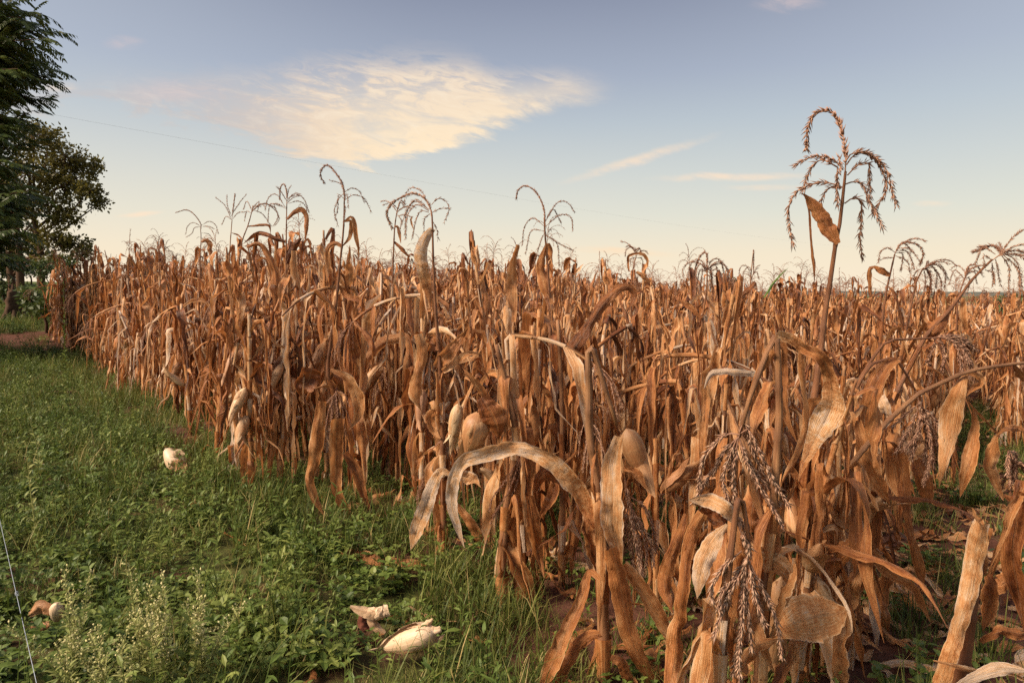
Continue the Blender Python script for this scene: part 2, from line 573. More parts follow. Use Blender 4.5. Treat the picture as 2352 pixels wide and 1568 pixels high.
def transport(P, side0):
    T = tangents(P)
    S = np.zeros_like(P)
    s = np.asarray(side0, float)
    for i in range(len(P)):
        s = s - T[i] * np.dot(s, T[i])
        ln = np.linalg.norm(s)
        if ln < 1e-6:
            s = np.cross(T[i], [0.3, 0.5, 0.8])
            ln = np.linalg.norm(s)
        s = s / ln
        S[i] = s
    return T, S


def arclen(P):
    return np.concatenate([[0], np.cumsum(np.linalg.norm(np.diff(P, axis=0), axis=1))])


def snoise(rng, n, k, amp):
    """smooth random values along n samples with about k bumps"""
    c = rng.uniform(-amp, amp, max(3, int(k) + 2))
    x = np.linspace(0, len(c) - 1, n)
    i = np.clip(x.astype(int), 0, len(c) - 2)
    f = sstep(x - i)
    return c[i] * (1 - f) + c[i + 1] * f


def ribbon(mb, P, S, T, w, twist, curl, m, ruffle, rng, tone=0.5, mat=0, freq=None):
    n = len(P)
    N = np.cross(S, T)
    c, s = np.cos(twist)[:, None], np.sin(twist)[:, None]
    S2 = S * c + N * s
    N2 = -S * s + N * c
    v = np.linspace(-1, 1, m + 1)
    th = np.maximum(np.abs(curl), 0.05)[:, None]
    sg = np.sign(curl)[:, None] + (curl == 0)[:, None]
    r = w[:, None] / th
    x = r * np.sin(v * th / 2)
    z = r * (1 - np.cos(v * th / 2)) * sg
    if rng.rand() < 0.6:           # creased along the midrib instead of rolled
        fo = np.clip(th / 2.4, 0.05, 1.35)
        x = v * w[:, None] / 2 * np.cos(fo)
        z = np.abs(v) * w[:, None] / 2 * np.sin(fo) * sg
    z = z + rng.normal(0, 1, (n, m + 1)) * np.minimum(0.0028, 0.05 * w[:, None])
    x = x * np.where(np.abs(v) > 0.99, 1 + rng.normal(0, 0.04, (n, m + 1)), 1.0)
    z = z + np.sin(v * rng.uniform(5, 8) + rng.uniform(0, 6))[None] * w[:, None] * rng.uniform(0.01, 0.05)
    sl = arclen(P)
    f = freq or rng.uniform(28, 55)
    ph1, ph2 = rng.uniform(0, 6.3, 2)
    ruf = ruffle * np.abs(v)[None, :] ** 1.6 * np.where(v[None, :] > 0, np.sin(f * sl[:, None] + ph1), np.sin(f * 0.87 * sl[:, None] + ph2))
    ruf = ruf * np.clip(w[:, None] / max(w.max(), 1e-6), 0, 1)
    V = P[:, None, :] + S2[:, None, :] * x[..., None] + N2[:, None, :] * (z + ruf)[..., None]
    uv = np.stack([np.repeat(sl[:, None], m + 1, 1), np.repeat(v[None], n, 0)], -1)
    i = np.arange(n - 1)[:, None] * (m + 1) + np.arange(m)[None]
    q = np.stack([i, i + 1, i + m + 2, i + m + 1], -1).reshape(-1, 4)
    mb.add(V, q, None, uv, tone, mat)


def tube(mb, P, rad, k=6, tone=0.5, mat=0, cap=True, span=2 * math.pi, start=0.0, side0=(1, 0, 0)):
    T, S = transport(P, side0)
    N = np.cross(T, S)
    n = len(P)
    closed = span > 6.2
    kk = k if closed else k + 1
    a = start + np.arange(kk) / k * span
    rad = np.asarray(rad, float)
    V = P[:, None, :] + rad[:, None, None] * (S[:, None, :] * np.cos(a)[None, :, None] + N[:, None, :] * np.sin(a)[None, :, None])
    sl = arclen(P)
    uv = np.stack([np.repeat(sl[:, None], kk, 1), np.repeat((a / 3.14159)[None], n, 0)], -1)
    i = np.arange(n - 1)[:, None] * kk
    j = np.arange(k)[None]
    j2 = (j + 1) % kk
    q = np.stack([i + j, i + j2, i + kk + j2, i + kk + j], -1).reshape(-1, 4)
    tn = tone if np.isscalar(tone) else np.repeat(np.asarray(tone), kk)
    if cap and closed:
        V2 = np.vstack([V.reshape(-1, 3), P[-1:] + T[-1:] * rad[-1] * 0.3])
        uv2 = np.vstack([uv.reshape(-1, 2), [[sl[-1], 0]]])
        top = (n - 1) * kk
        tr = [[top + b, top + (b + 1) % kk, n * kk] for b in range(k)]
        tn2 = tn if np.isscalar(tn) else np.append(tn, tn[-1])
        mb.add(V2, q, tr, uv2, tn2, mat)
    else:
        mb.add(V, q, None, uv, tn, mat)


def spikelets(mb, P, rng, step, length, rad, rows=2, spread=0.6, tone=(0.15, 0.7), mat=0):
    """rows of small pointed grains along a tassel branch"""
    L = arclen(P)
    n = max(2, int(L[-1] / step))
    s = np.sort(np.clip(np.linspace(0.02 * L[-1], L[-1], n) + rng.normal(0, step * 0.6, n), 0, L[-1]) if n > 2 else np.linspace(0, L[-1], n))
    s = s + np.arange(n) * 1e-5
    X = np.stack([np.interp(s, L, P[:, k]) for k in range(3)], 1)
    T, S = transport(X, norm(rng.normal(size=3)))
    N = np.cross(T, S)
    allv, tn = [], []
    for r_ in range(rows):
        ang = 2 * math.pi * r_ / rows + rng.uniform(-0.7, 0.7, n) + (np.arange(n) % 2) * math.pi / rows
        out = S * np.cos(ang)[:, None] + N * np.sin(ang)[:, None]
        sp = spread * rng.uniform(0.5, 1.3, n)[:, None]
        d = norm(T * np.cos(sp) + out * np.sin(sp))
        e = norm(np.cross(d, rng.normal(size=(n, 3))))
        f = np.cross(d, e)
        ln = (length * rng.uniform(0.45, 1.3, n))[:, None]
        b = X + out * rad * 0.2
        mid = b + d * ln * 0.42
        v5 = np.stack([b, mid + e * rad, mid + (-0.5 * e + 0.87 * f) * rad, mid + (-0.5 * e - 0.87 * f) * rad, b + d * ln], 1)
        allv.append(v5)
        tn.append(np.repeat(rng.uniform(tone[0], tone[1], n), 5))
    V = np.concatenate(allv)
    k = len(V)
    tri = np.array([[0, 2, 1], [0, 3, 2], [0, 1, 3], [4, 1, 2], [4, 2, 3], [4, 3, 1]])
    t = (np.arange(k)[:, None, None] * 5 + tri[None]).reshape(-1, 3)
    mb.add(V.reshape(-1, 3), None, t, None, np.concatenate(tn), mat)


def droop(p0, d0, L, n, g, rng, wob=0.15):
    """curve that starts along d0 and is bent down by gravity g"""
    ds = L / (n - 1)
    P = [np.asarray(p0, float)]
    d = norm(d0)
    side = rng.normal(size=3) * wob
    for i in range(n - 1):
        d = norm(d + np.array([0, 0, -1.0]) * g * ds * (0.4 + 1.2 * i / n) + side * ds)
        P.append(P[-1] + d * ds)
    return np.array(P)


# ------------------------------------------------------------------ corn: tassels, ears, leaves
def tassel_mesh(name, rng, p0, d0, spike_L=0.27, nb=10, g=5.0, spread=0.7, blen=(0.13, 0.24), det=1.0, spike=None, curves=None, along=0.12, dense=1.0, fat=1.0, tn=(0.15, 0.7)):
    mb = MB()
    p0 = np.asarray(p0, float)
    d0 = norm(d0)
    if spike is None:
        spike = droop(p0, d0, spike_L, 14, g * rng.uniform(0.5, 1.3), rng)
    tube(mb, spike, np.linspace(0.0028, 0.0010, len(spike)), 4, 0.2)
    Ls = arclen(spike)
    k0 = int(np.searchsorted(Ls, along * 0.8))
    spikelets(mb, spike[min(k0, len(spike) - 4):], rng, 0.0065 / det, 0.0175 * fat, 0.0017 * fat, 4 if fat > 1.1 else 3, 0.5, tn)
    if curves is None:
        curves = []
        for i in range(nb):
            f = rng.uniform(0.0, 1.0)
            s = along * f
            b = np.array([np.interp(s, Ls, spike[:, k]) for k in range(3)])
            j = min(len(spike) - 2, max(0, int(np.searchsorted(Ls, s)) - 1))
            tdir = norm(spike[j + 1] - spike[j])
            o = norm(np.cross(tdir, rng.normal(size=3)))
            sp = spread * rng.uniform(0.6, 1.3)
            d = tdir * math.cos(sp) + o * math.sin(sp)
            curves.append(droop(b, d, rng.uniform(*blen), 11, g * rng.uniform(1.1, 2.4), rng, 0.6))
    for c in curves:
        tube(mb, c, np.linspace(0.0020, 0.0009, len(c)) * fat, 3, 0.3, cap=False)
        spikelets(mb, c[1:], rng, 0.0085 / det / dense, 0.0175 * fat, 0.0014 * fat, 3 if fat > 1.3 else 2, 0.48, tn)
    return mb


def ear_prof(t):
    return np.interp(t, [0, 0.06, 0.2, 0.38, 0.6, 0.8, 0.93, 1.0, 1.4], [0.02, 0.55, 0.93, 1.0, 0.86, 0.58, 0.34, 0.02, 0.02])


def ear_mb(rng, p0, d0, L, Rr, tone=0.55, flaps=3, side=None, open_=1.0):
    """an ear wrapped in its dry husk: ridged spindle and loose husk leaves"""
    mb = MB()
    d0 = norm(d0)
    a = norm(np.cross(d0, [0.31, 0.52, 0.8] if side is None else side))
    b = np.cross(d0, a)
    n, k = 13, 14
    t = np.linspace(0, 1, n)
    prof = Rr * ear_prof(t)
    ang = np.linspace(0, 2 * math.pi, k, endpoint=False)
    ph = rng.uniform(0, 6, 3)
    rr = prof[:, None] * (1 + 0.04 * np.sin(2 * ang + ph[0] + 2 * t[:, None]) + 0.015 * np.sin(7 * ang + ph[1]) + rng.normal(0, 0.004, (n, k)))
    bend = rng.uniform(-0.1, 0.1) * L
    P = np.asarray(p0)[None] + d0[None] * (t * L)[:, None] + a[None] * (bend * t * t)[:, None]
    V = P[:, None] + rr[..., None] * (a * np.cos(ang)[:, None] + b * np.sin(ang)[:, None])[None]
    uv = np.stack([np.repeat((t * L)[:, None], k, 1), np.repeat(((ang / math.pi) + 0.15)[None], n, 0)], -1)
    i = np.arange(n - 1)[:, None] * k
    j = np.arange(k)[None]
    q = np.stack([i + j, i + (j + 1) % k, i + k + (j + 1) % k, i + k + j], -1).reshape(-1, 4)
    mb.add(V, q, None, uv, tone)
    out = [mb]
    for f in range(flaps):
        fl = MB()
        an = rng.uniform(0, 6.28)
        o = a * math.cos(an) + b * math.sin(an)
        m = 12
        tt = np.linspace(0.02, rng.uniform(0.75, 1.3), m)
        flare = np.clip(tt - rng.uniform(0.55, 0.9), 0, 1) * rng.uniform(0.2, 1.2) * L * open_
        pr = Rr * (1.015 + 0.02 * f) * ear_prof(tt)
        PP = np.asarray(p0)[None] + d0[None] * (tt * L)[:, None] + o[None] * (pr + flare)[:, None] + a[None] * (bend * tt * tt)[:, None]
        w = Rr * rng.uniform(1.3, 2.1) * np.sin(math.pi * np.clip(np.linspace(0.16, 1, m), 0, 1)) ** 0.7 + 0.002
        w[-1] = 0.002
        S = np.repeat(np.cross(d0, o)[None], m, 0)
        ribbon(fl, PP, S, tangents(PP), w, snoise(rng, m, 3, 0.3), np.full(m, -1.5), 4, 0.004, rng, np.clip(tone + rng.uniform(-0.2, 0.2), 0, 1))
        out.append(fl)
    return out


class Path:
    def __init__(self, P):
        self.P = np.asarray(P, float)
        self.L = arclen(self.P)
        self.len = self.L[-1]

    def pos(self, s):
        return np.array([np.interp(s, self.L, self.P[:, k]) for k in range(3)])

    def tan(self, s):
        e = 0.01
        return norm(self.pos(min(s + e, self.len)) - self.pos(max(s - e, 0)))

    def sub(self, a, b, n):
        return np.array([self.pos(x) for x in np.linspace(a, b, n)])


def stalk_mb(rng, path, r0, r1, seg=8, node=0.15, dark=0.1):
    mb = MB()
    s, rad, tone = [], [], []
    ns = np.arange(0.04, path.len, node)
    pts = [0.0]
    for x in ns:
        pts += [x - 0.012, x, x + 0.012]
        pts += [x + node * 0.5]
    pts = np.unique(np.clip(pts + [path.len], 0, path.len))
    P = np.array([path.pos(x) for x in pts])
    base = r0 + (r1 - r0) * (pts / path.len) ** 1.2
    dn = np.min(np.abs(pts[:, None] - ns[None]), 1) if len(ns) else np.ones(len(pts))
    rad = base * (1 + 0.22 * (dn < 0.006))
    tone = np.where(dn < 0.014, 0.85, dark)
    tube(mb, P, rad, seg, tone)
    return mb


def rand_leaf(rng, path, s0, r_at, az, style, L, wmax, tone, n=20, m=4, sheath=True, node=0.15, mb=None):
    mb = mb or MB()
    sl = node * rng.uniform(0.75, 1.05) if sheath else 0
    s1 = min(s0 + sl, path.len)
    if sheath and s1 - s0 > 0.03:
        SP = path.sub(s0, s1, 4)
        rr = r_at(np.linspace(s0, s1, 4)) * np.array([1.12, 1.22, 1.28, 1.5]) + 0.001
        tube(mb, SP, rr, 7, tone, cap=False, span=5.3, start=az + 0.5 - math.pi * 0.85, side0=(1, 0, 0))
    c = path.pos(s1)
    o = np.array([math.cos(az), math.sin(az), 0])
    c = c + o * float(r_at(np.array([s1]))[0])
    up = path.tan(s1)
    down = up[2] < -0.2
    t = np.linspace(0, 1, n)
    if style == 'hang':            # folds over just past the collar and hangs
        e0 = R(rng.uniform(10, 75))
        ef = -R(rng.uniform(72, 97))
        sb, lb = rng.uniform(0.02, 0.16), rng.uniform(0.03, 0.16)
    elif style == 'fold':          # stands up, then snaps sharply down
        e0, ef = R(rng.uniform(55, 85)), -R(rng.uniform(60, 95))
        sb, lb = rng.uniform(0.2, 0.5), rng.uniform(0.02, 0.08)
    elif style == 'limp':          # hangs straight from the collar
        e0, ef, sb, lb = -R(rng.uniform(20, 60)), -R(rng.uniform(78, 92)), 0.0, 0.12
    elif style == 'arch':
        e0, ef, sb, lb = R(rng.uniform(40, 70)), -R(rng.uniform(55, 85)), 0.02, rng.uniform(0.4, 0.9)
    elif style == 'up':
        e0, ef, sb, lb = R(rng.uniform(60, 86)), R(rng.uniform(30, 75)), 0.3, 0.6
    else:
        e0, ef, sb, lb = R(rng.uniform(5, 40)), -R(rng.uniform(5, 50)), 0.1, 0.7
    if down:
        e0, ef = -R(40), -R(85)
    aft = sstep((t - sb) * 4)
    el = e0 + (ef - e0) * sstep((t - sb) / lb) + (snoise(rng, n, 4, 0.14) + snoise(rng, n, 9, 0.07)) * aft
    if rng.rand() < 0.45:          # a second crease lower down
        k = rng.uniform(0.35, 0.8)
        el = el + rng.uniform(-0.2, 0.9) * sstep((t - k) / 0.04) * (1 - sstep((t - k - rng.uniform(0.1, 0.3)) / 0.06))
    azs = az + (snoise(rng, n, 3, 0.4) + snoise(rng, n, 7, 0.12)) * aft
    D = np.stack([np.cos(el) * np.cos(azs), np.cos(el) * np.sin(azs), np.sin(el)], 1)
    P = c + np.concatenate([[[0, 0, 0]], np.cumsum(D[:-1] * (L / (n - 1)), 0)])
    T, S = transport(P, (-math.sin(az), math.cos(az), 0))
    prof = np.minimum(0.62 + 2.2 * t, 1.0) * np.clip(1 - np.clip((t - 0.16) / 0.84, 0, 1) ** 1.35, 0, 1)
    if rng.rand() < (0.5 if style == 'up' else 0.15):     # torn off end
        prof = np.minimum(0.6 + t, 1) * np.clip((1.06 - t) * 4, 0, 1)
    w = wmax * prof * (1 + snoise(rng, n, 5, 0.08)) + 0.0015
    tw = snoise(rng, n, 4, 0.5) + rng.uniform(-3.2, 3.2) * sstep((t - sb - 0.05) / 0.95) * (style not in ('up', 'side'))
    curl = (rng.uniform(0.5, 3.6) + snoise(rng, n, 4, 1.4)) * rng.choice([-1, 1])
    curl = np.where(np.abs(curl) < 0.15, 0.15, curl)
    ribbon(mb, P, S, T, w, tw, curl, m, rng.uniform(0.002, 0.010), rng, tone)
    return mb


# parts of a plant: list of (name, MB, material, [sub parts])
def make_plant(seed, H=None, tassel=None, broken=None, ears=None, detail=1.0, nl=None):
    rng = rs(seed)
    H = H or rng.uniform(1.38, 1.72)
    lean_a, lean = rng.uniform(0, 6.28), rng.uniform(0, 0.13)
    o = np.array([math.cos(lean_a), math.sin(lean_a), 0])
    broken = (rng.rand() < 0.55) if broken is None else broken
    pts = [np.zeros(3)]
    if broken:
        hb = H * rng.uniform(0.55, 0.86)
        for f in (0.33, 0.66, 1.0):
            pts.append(np.array([0, 0, hb * f]) + o * lean * hb * f * f)
        ba = rng.uniform(0, 6.28)
        bo = np.array([math.cos(ba), math.sin(ba), 0])
        rest = H - hb + rng.uniform(0.0, 0.25)
        el = rng.choice([R(rng.uniform(-75, -40)), R(rng.uniform(-20, 15))], p=[0.7, 0.3])
        main = spline(pts, 14)
        d1 = bo * math.cos(el) + np.array([0, 0, math.sin(el)])
        tail = droop(main[-1] + np.array([0, 0, 0.01]) + bo * 0.01, d1, rest, 8, 1.5, rng, 0.4)
        PP = np.vstack([main, tail])
    else:
        for f in (0.25, 0.5, 0.75, 1.0):
            pts.append(np.array([0, 0, H * f]) + o * lean * H * f * f + rng.normal(size=3) * [0.012, 0.012, 0])
        PP = spline(pts, 20)
        hb = H
    path = Path(PP)
    r0, r1 = rng.uniform(0.0125, 0.0165), rng.uniform(0.0045, 0.0065)

    def r_at(s):
        return r0 + (r1 - r0) * (np.asarray(s) / path.len) ** 1.2
    parts = [('stalk', stalk_mb(rng, path, r0, r1, 7), 'stalk', [])]
    node = 0.15
    az = rng.uniform(0, 6.28)
    s = 0.07
    i = 0
    while s < path.len - 0.12:
        az += math.pi + rng.uniform(-0.7, 0.7)
        f = s / path.len
        lf = None
        for rep_ in range(1 + (rng.rand() < 0.8) + (rng.rand() < 0.4)):
            style = rng.choice(['hang', 'fold', 'limp', 'arch', 'up', 'side'], p=[0.45, 0.11, 0.31, 0.03, 0.09, 0.01])
            L = rng.uniform(0.48, 0.92) * (0.75 + 0.45 * math.sin(math.pi * min(1, f + 0.15)))
            w = rng.uniform(0.040, 0.082)
            az2 = az
            if rep_:               # strips torn from the same leaf
                w *= rng.uniform(0.2, 0.55)
                az2 = az + rng.uniform(-1.5, 1.5)
                style = rng.choice(['hang', 'limp', 'fold'])
            if style in ('hang', 'limp'):
                L = min(L, path.pos(s)[2] * 0.98 + 0.26)
            if style == 'up':
                L *= rng.uniform(0.25, 0.5)
            if style in ('fold', 'arch', 'side'):
                L *= 0.7
            if style in ('fold', 'arch') and f > 0.7:
                L *= 0.75
            if rep_ == 0:
                tone = float(np.clip(rng.normal(0.50, 0.23), 0.05, 0.95))
            lf = rand_leaf(rng, path, s, r_at, az2, style, L, w, float(np.clip(tone + rep_ * rng.normal(0, 0.12), 0.05, 0.9)), sheath=not rep_, mb=lf)
        parts.append(('leaf', lf, 'leaf', []))
        s += node * rng.uniform(0.68, 1.0)
        i += 1
    ears = rng.choice([0, 1, 1, 2]) if ears is None else ears
    for e in range(ears):
        sh = hb * rng.uniform(0.36, 0.62)
        a = rng.uniform(0, 6.28)
        out = np.array([math.cos(a), math.sin(a), 0])
        el = R(rng.uniform(35, 75)) if rng.rand() < 0.45 else -R(rng.uniform(45, 80))
        d = out * math.cos(el) + np.array([0, 0, math.sin(el)])
        p = path.pos(sh) + out * 0.025
        em = ear_mb(rng, p, d, rng.uniform(0.18, 0.25), rng.uniform(0.027, 0.038), rng.uniform(0.25, 0.7), 4)
        parts.append(('ear', em[0], 'husk', [('husk_leaf', x, 'husk') for x in em[1:]]))
    tassel = (rng.rand() < 0.55) if tassel is None else tassel
    if tassel:
        p = path.P[-1]
        d = path.tan(path.len)
        parts.append(('tassel', tassel_mesh('', rng, p, d, rng.uniform(0.2, 0.3), rng.randint(7, 13), rng.uniform(6, 11), rng.uniform(0.5, 0.95), det=0.8), 'tassel', []))
    return parts


def realise(parts, keep_sub=True):
    """parts -> list of (name, mesh, sub list)"""
    out = []
    for name, mb, mat, subs in parts:
        if name == 'ear':
            pass
        me = mb.mesh('corn_' + name, M[mat])
        ss = [(sn, smb.mesh('corn_' + sn, M[sm])) for sn, smb, sm in subs]
        out.append((name, me, ss))
    return out


def place(root, meshes):
    for name, me, subs in meshes:
        o = link(name, me, root)
        for sn, sme in subs:
            link(sn, sme, o)


# ------------------------------------------------------------------ scatter (geometry nodes) for what nobody could count
def scatter(name, pts, rot, scl, idx, protos, label, cat):
    coll = bpy.data.collections.new(name + '_sources')
    for k, me in enumerate(protos):
        coll.objects.link(bpy.data.objects.new('%s_source_%02d' % (name, k), me))
    me = bpy.data.meshes.new(name)
    pts = np.asarray(pts, np.float32)
    me.vertices.add(len(pts))
    me.vertices.foreach_set('co', pts.ravel())
    a = me.attributes.new('rot', 'FLOAT_VECTOR', 'POINT')
    a.data.foreach_set('vector', np.asarray(rot, np.float32).ravel())
    a = me.attributes.new('scl', 'FLOAT', 'POINT')
    a.data.foreach_set('value', np.asarray(scl, np.float32))
    a = me.attributes.new('idx', 'INT', 'POINT')
    a.data.foreach_set('value', np.asarray(idx, np.int32))
    ng = bpy.data.node_groups.new(name, 'GeometryNodeTree')
    ng.interface.new_socket('Geometry', in_out='INPUT', socket_type='NodeSocketGeometry')
    ng.interface.new_socket('Geometry', in_out='OUTPUT', socket_type='NodeSocketGeometry')
    gi, go = ng.nodes.new('NodeGroupInput'), ng.nodes.new('NodeGroupOutput')
    ip = ng.nodes.new('GeometryNodeInstanceOnPoints')
    ci = ng.nodes.new('GeometryNodeCollectionInfo')
    ci.inputs['Collection'].default_value = coll
    ci.inputs['Separate Children'].default_value = True
    ci.inputs['Reset Children'].default_value = True
    ip.inputs['Pick Instance'].default_value = True

    def attr(n, typ):
        x = ng.nodes.new('GeometryNodeInputNamedAttribute')
        x.data_type = typ
        x.inputs['Name'].default_value = n
        return [s for s in x.outputs if s.enabled and s.name == 'Attribute'][0]
    ng.links.new(gi.outputs[0], ip.inputs['Points'])
    ng.links.new(ci.outputs[0], ip.inputs['Instance'])
    ng.links.new(attr('idx', 'INT'), ip.inputs['Instance Index'])
    ng.links.new(attr('rot', 'FLOAT_VECTOR'), ip.inputs['Rotation'])
    ng.links.new(attr('scl', 'FLOAT'), ip.inputs['Scale'])
    ng.links.new(ip.outputs[0], go.inputs[0])
    o = link(name, me)
    md = o.modifiers.new('scatter', 'NODES')
    md.node_group = ng
    tag(o, label, cat, kind='stuff')
    return o


EDGE = [(2, 2.56), (3, 3.15), (4, 3.75), (5, 4.2), (6, 4.6), (7, 5.05), (12, 7.7), (33, 18.6)]
ROW_K, ROW_C, ROW_S = 0.73, 0.05, 0.79


def row_x(j, d):
    return ROW_C - ROW_S * j + ROW_K * d


def in_field(x, y):
    """positive inside the corn: metres past the field edge"""
    js = (ROW_C + ROW_K * y - x) / ROW_S
    ed = np.interp(js, [e[0] for e in EDGE], [e[1] for e in EDGE])
    ed = np.where(js < 2, 2.2 + 0.3 * (js - 2), ed)
    return np.where(js > 33.5, -1.0, y - ed)


# ================================================================== GROUND, HILLS
DIRT = on_ground(55, 790)


def build_ground():
    def axis(near, far, step, grow):
        a = [0.0]
        while a[-1] < far:
            a.append(a[-1] + (step if a[-1] < near else step + (a[-1] - near) * grow))
        return np.array(a)
    xp = axis(14, 2600, 0.16, 0.14)
    xs = np.concatenate([-xp[:0:-1], xp])
    yp = axis(18, 2600, 0.16, 0.12)
    ys = np.concatenate([-axis(2, 60, 0.4, 0.4)[:0:-1], yp])
    X, Y = np.meshgrid(xs, ys)
    rng = rs(5)
    Z = height(X, Y)
    mb = MB()
    nx, ny = len(xs), len(ys)
    i = np.arange(ny - 1)[:, None] * nx + np.arange(nx - 1)[None]
    q = np.stack([i, i + 1, i + nx + 1, i + nx], -1).reshape(-1, 4)
    mb.add(np.stack([X, Y, Z], -1), q, None, None, np.maximum(in_field(X, Y) > -0.2, ((X - DIRT[0]) / 3.6) ** 2 + ((Y - DIRT[1]) / 3.0) ** 2 < 1).astype(float).ravel())
    tag(link('ground', mb.mesh('ground', M['soil'])), kind='structure')


build_ground()


def build_hill(name, d, x0, x1, top, seed, mat):
    rng = rs(seed)
    n = 90
    xs = np.linspace(x0, x1, n)
    t = top * (0.55 + 0.25 * np.sin(xs / (x1 - x0) * 9 + seed) + 0.12 * np.sin(xs / (x1 - x0) * 31) + 0.05 * rng.uniform(-1, 1, n))
    rows = []
    for f, zf in ((0, -0.6), (0.25, 0.25), (0.5, 0.75), (0.75, 1.0), (1.3, 0.7), (2.0, -0.5)):
        rows.append(np.stack([xs, np.full(n, d * (1 + 0.14 * f)) + rng.uniform(-4, 4, n), -6 + (t + 6) * np.clip(zf, 0, 1) - (3 if zf < 0 else 0)], 1))
    V = np.array(rows)
    mb = MB()
    i = np.arange(len(rows) - 1)[:, None] * n + np.arange(n - 1)[None]
    mb.add(V, np.stack([i, i + 1, i + n + 1, i + n], -1).reshape(-1, 4))
    tag(link(name, mb.mesh(name, mat)), kind='structure')


hm, ht = material('far_hill')
htc = ht.new('ShaderNodeTexCoord')
hc = ht.ramp(ht.noise(htc.outputs['Object'], 0.03, 6, 0.7), [(0.3, (0.06, 0.075, 0.075)), (0.5, (0.10, 0.11, 0.09)), (0.7, (0.17, 0.155, 0.12))])
finish(hm, ht, hc, 0.95, 0.05)
build_hill('hills', 900, -600, 1500, 8.5, 3, hm)
build_hill('far_hills', 1700, -1200, 2600, 15, 8, hm)


# ================================================================== HERO PLANTS traced at their real distances
CROPS = {'d': (0, 0, 1), 'c1': (1722.6, 201, .4029), 'c2': (1493, 717.8, .3112), 'c3': (1435.5, 1091, .3043), 'c4': (1894.9, 717.8, .2747),
         'c5': (1894.9, 1119.7, .286), 'z6': (861.3, 976.1, .3775), 'z5': (976.1, 689, .293), 'z4': (574.2, 746.5, .3296),
         'z3': (401.9, 344.5, .293), 'c7': (1263, 516.8, .2685)}


def pp(crop, x, y):
    ox, oy, k = CROPS[crop]
    return ox + k * x, oy + k * y


def world_pts(crop, pts, d, rng=None, wob=0.0):
    """pts (x, y[, extra depth])"""
    out = []
    dd = snoise(rng, len(pts), max(2, len(pts) // 2), wob) if rng is not None and wob else np.zeros(len(pts))
    for i, p in enumerate(pts):
        x, y = pp(crop, p[0], p[1])
        out.append(at(x, y, d + (p[2] if len(p) > 2 else 0) + dd[i]))
    return np.array(out)


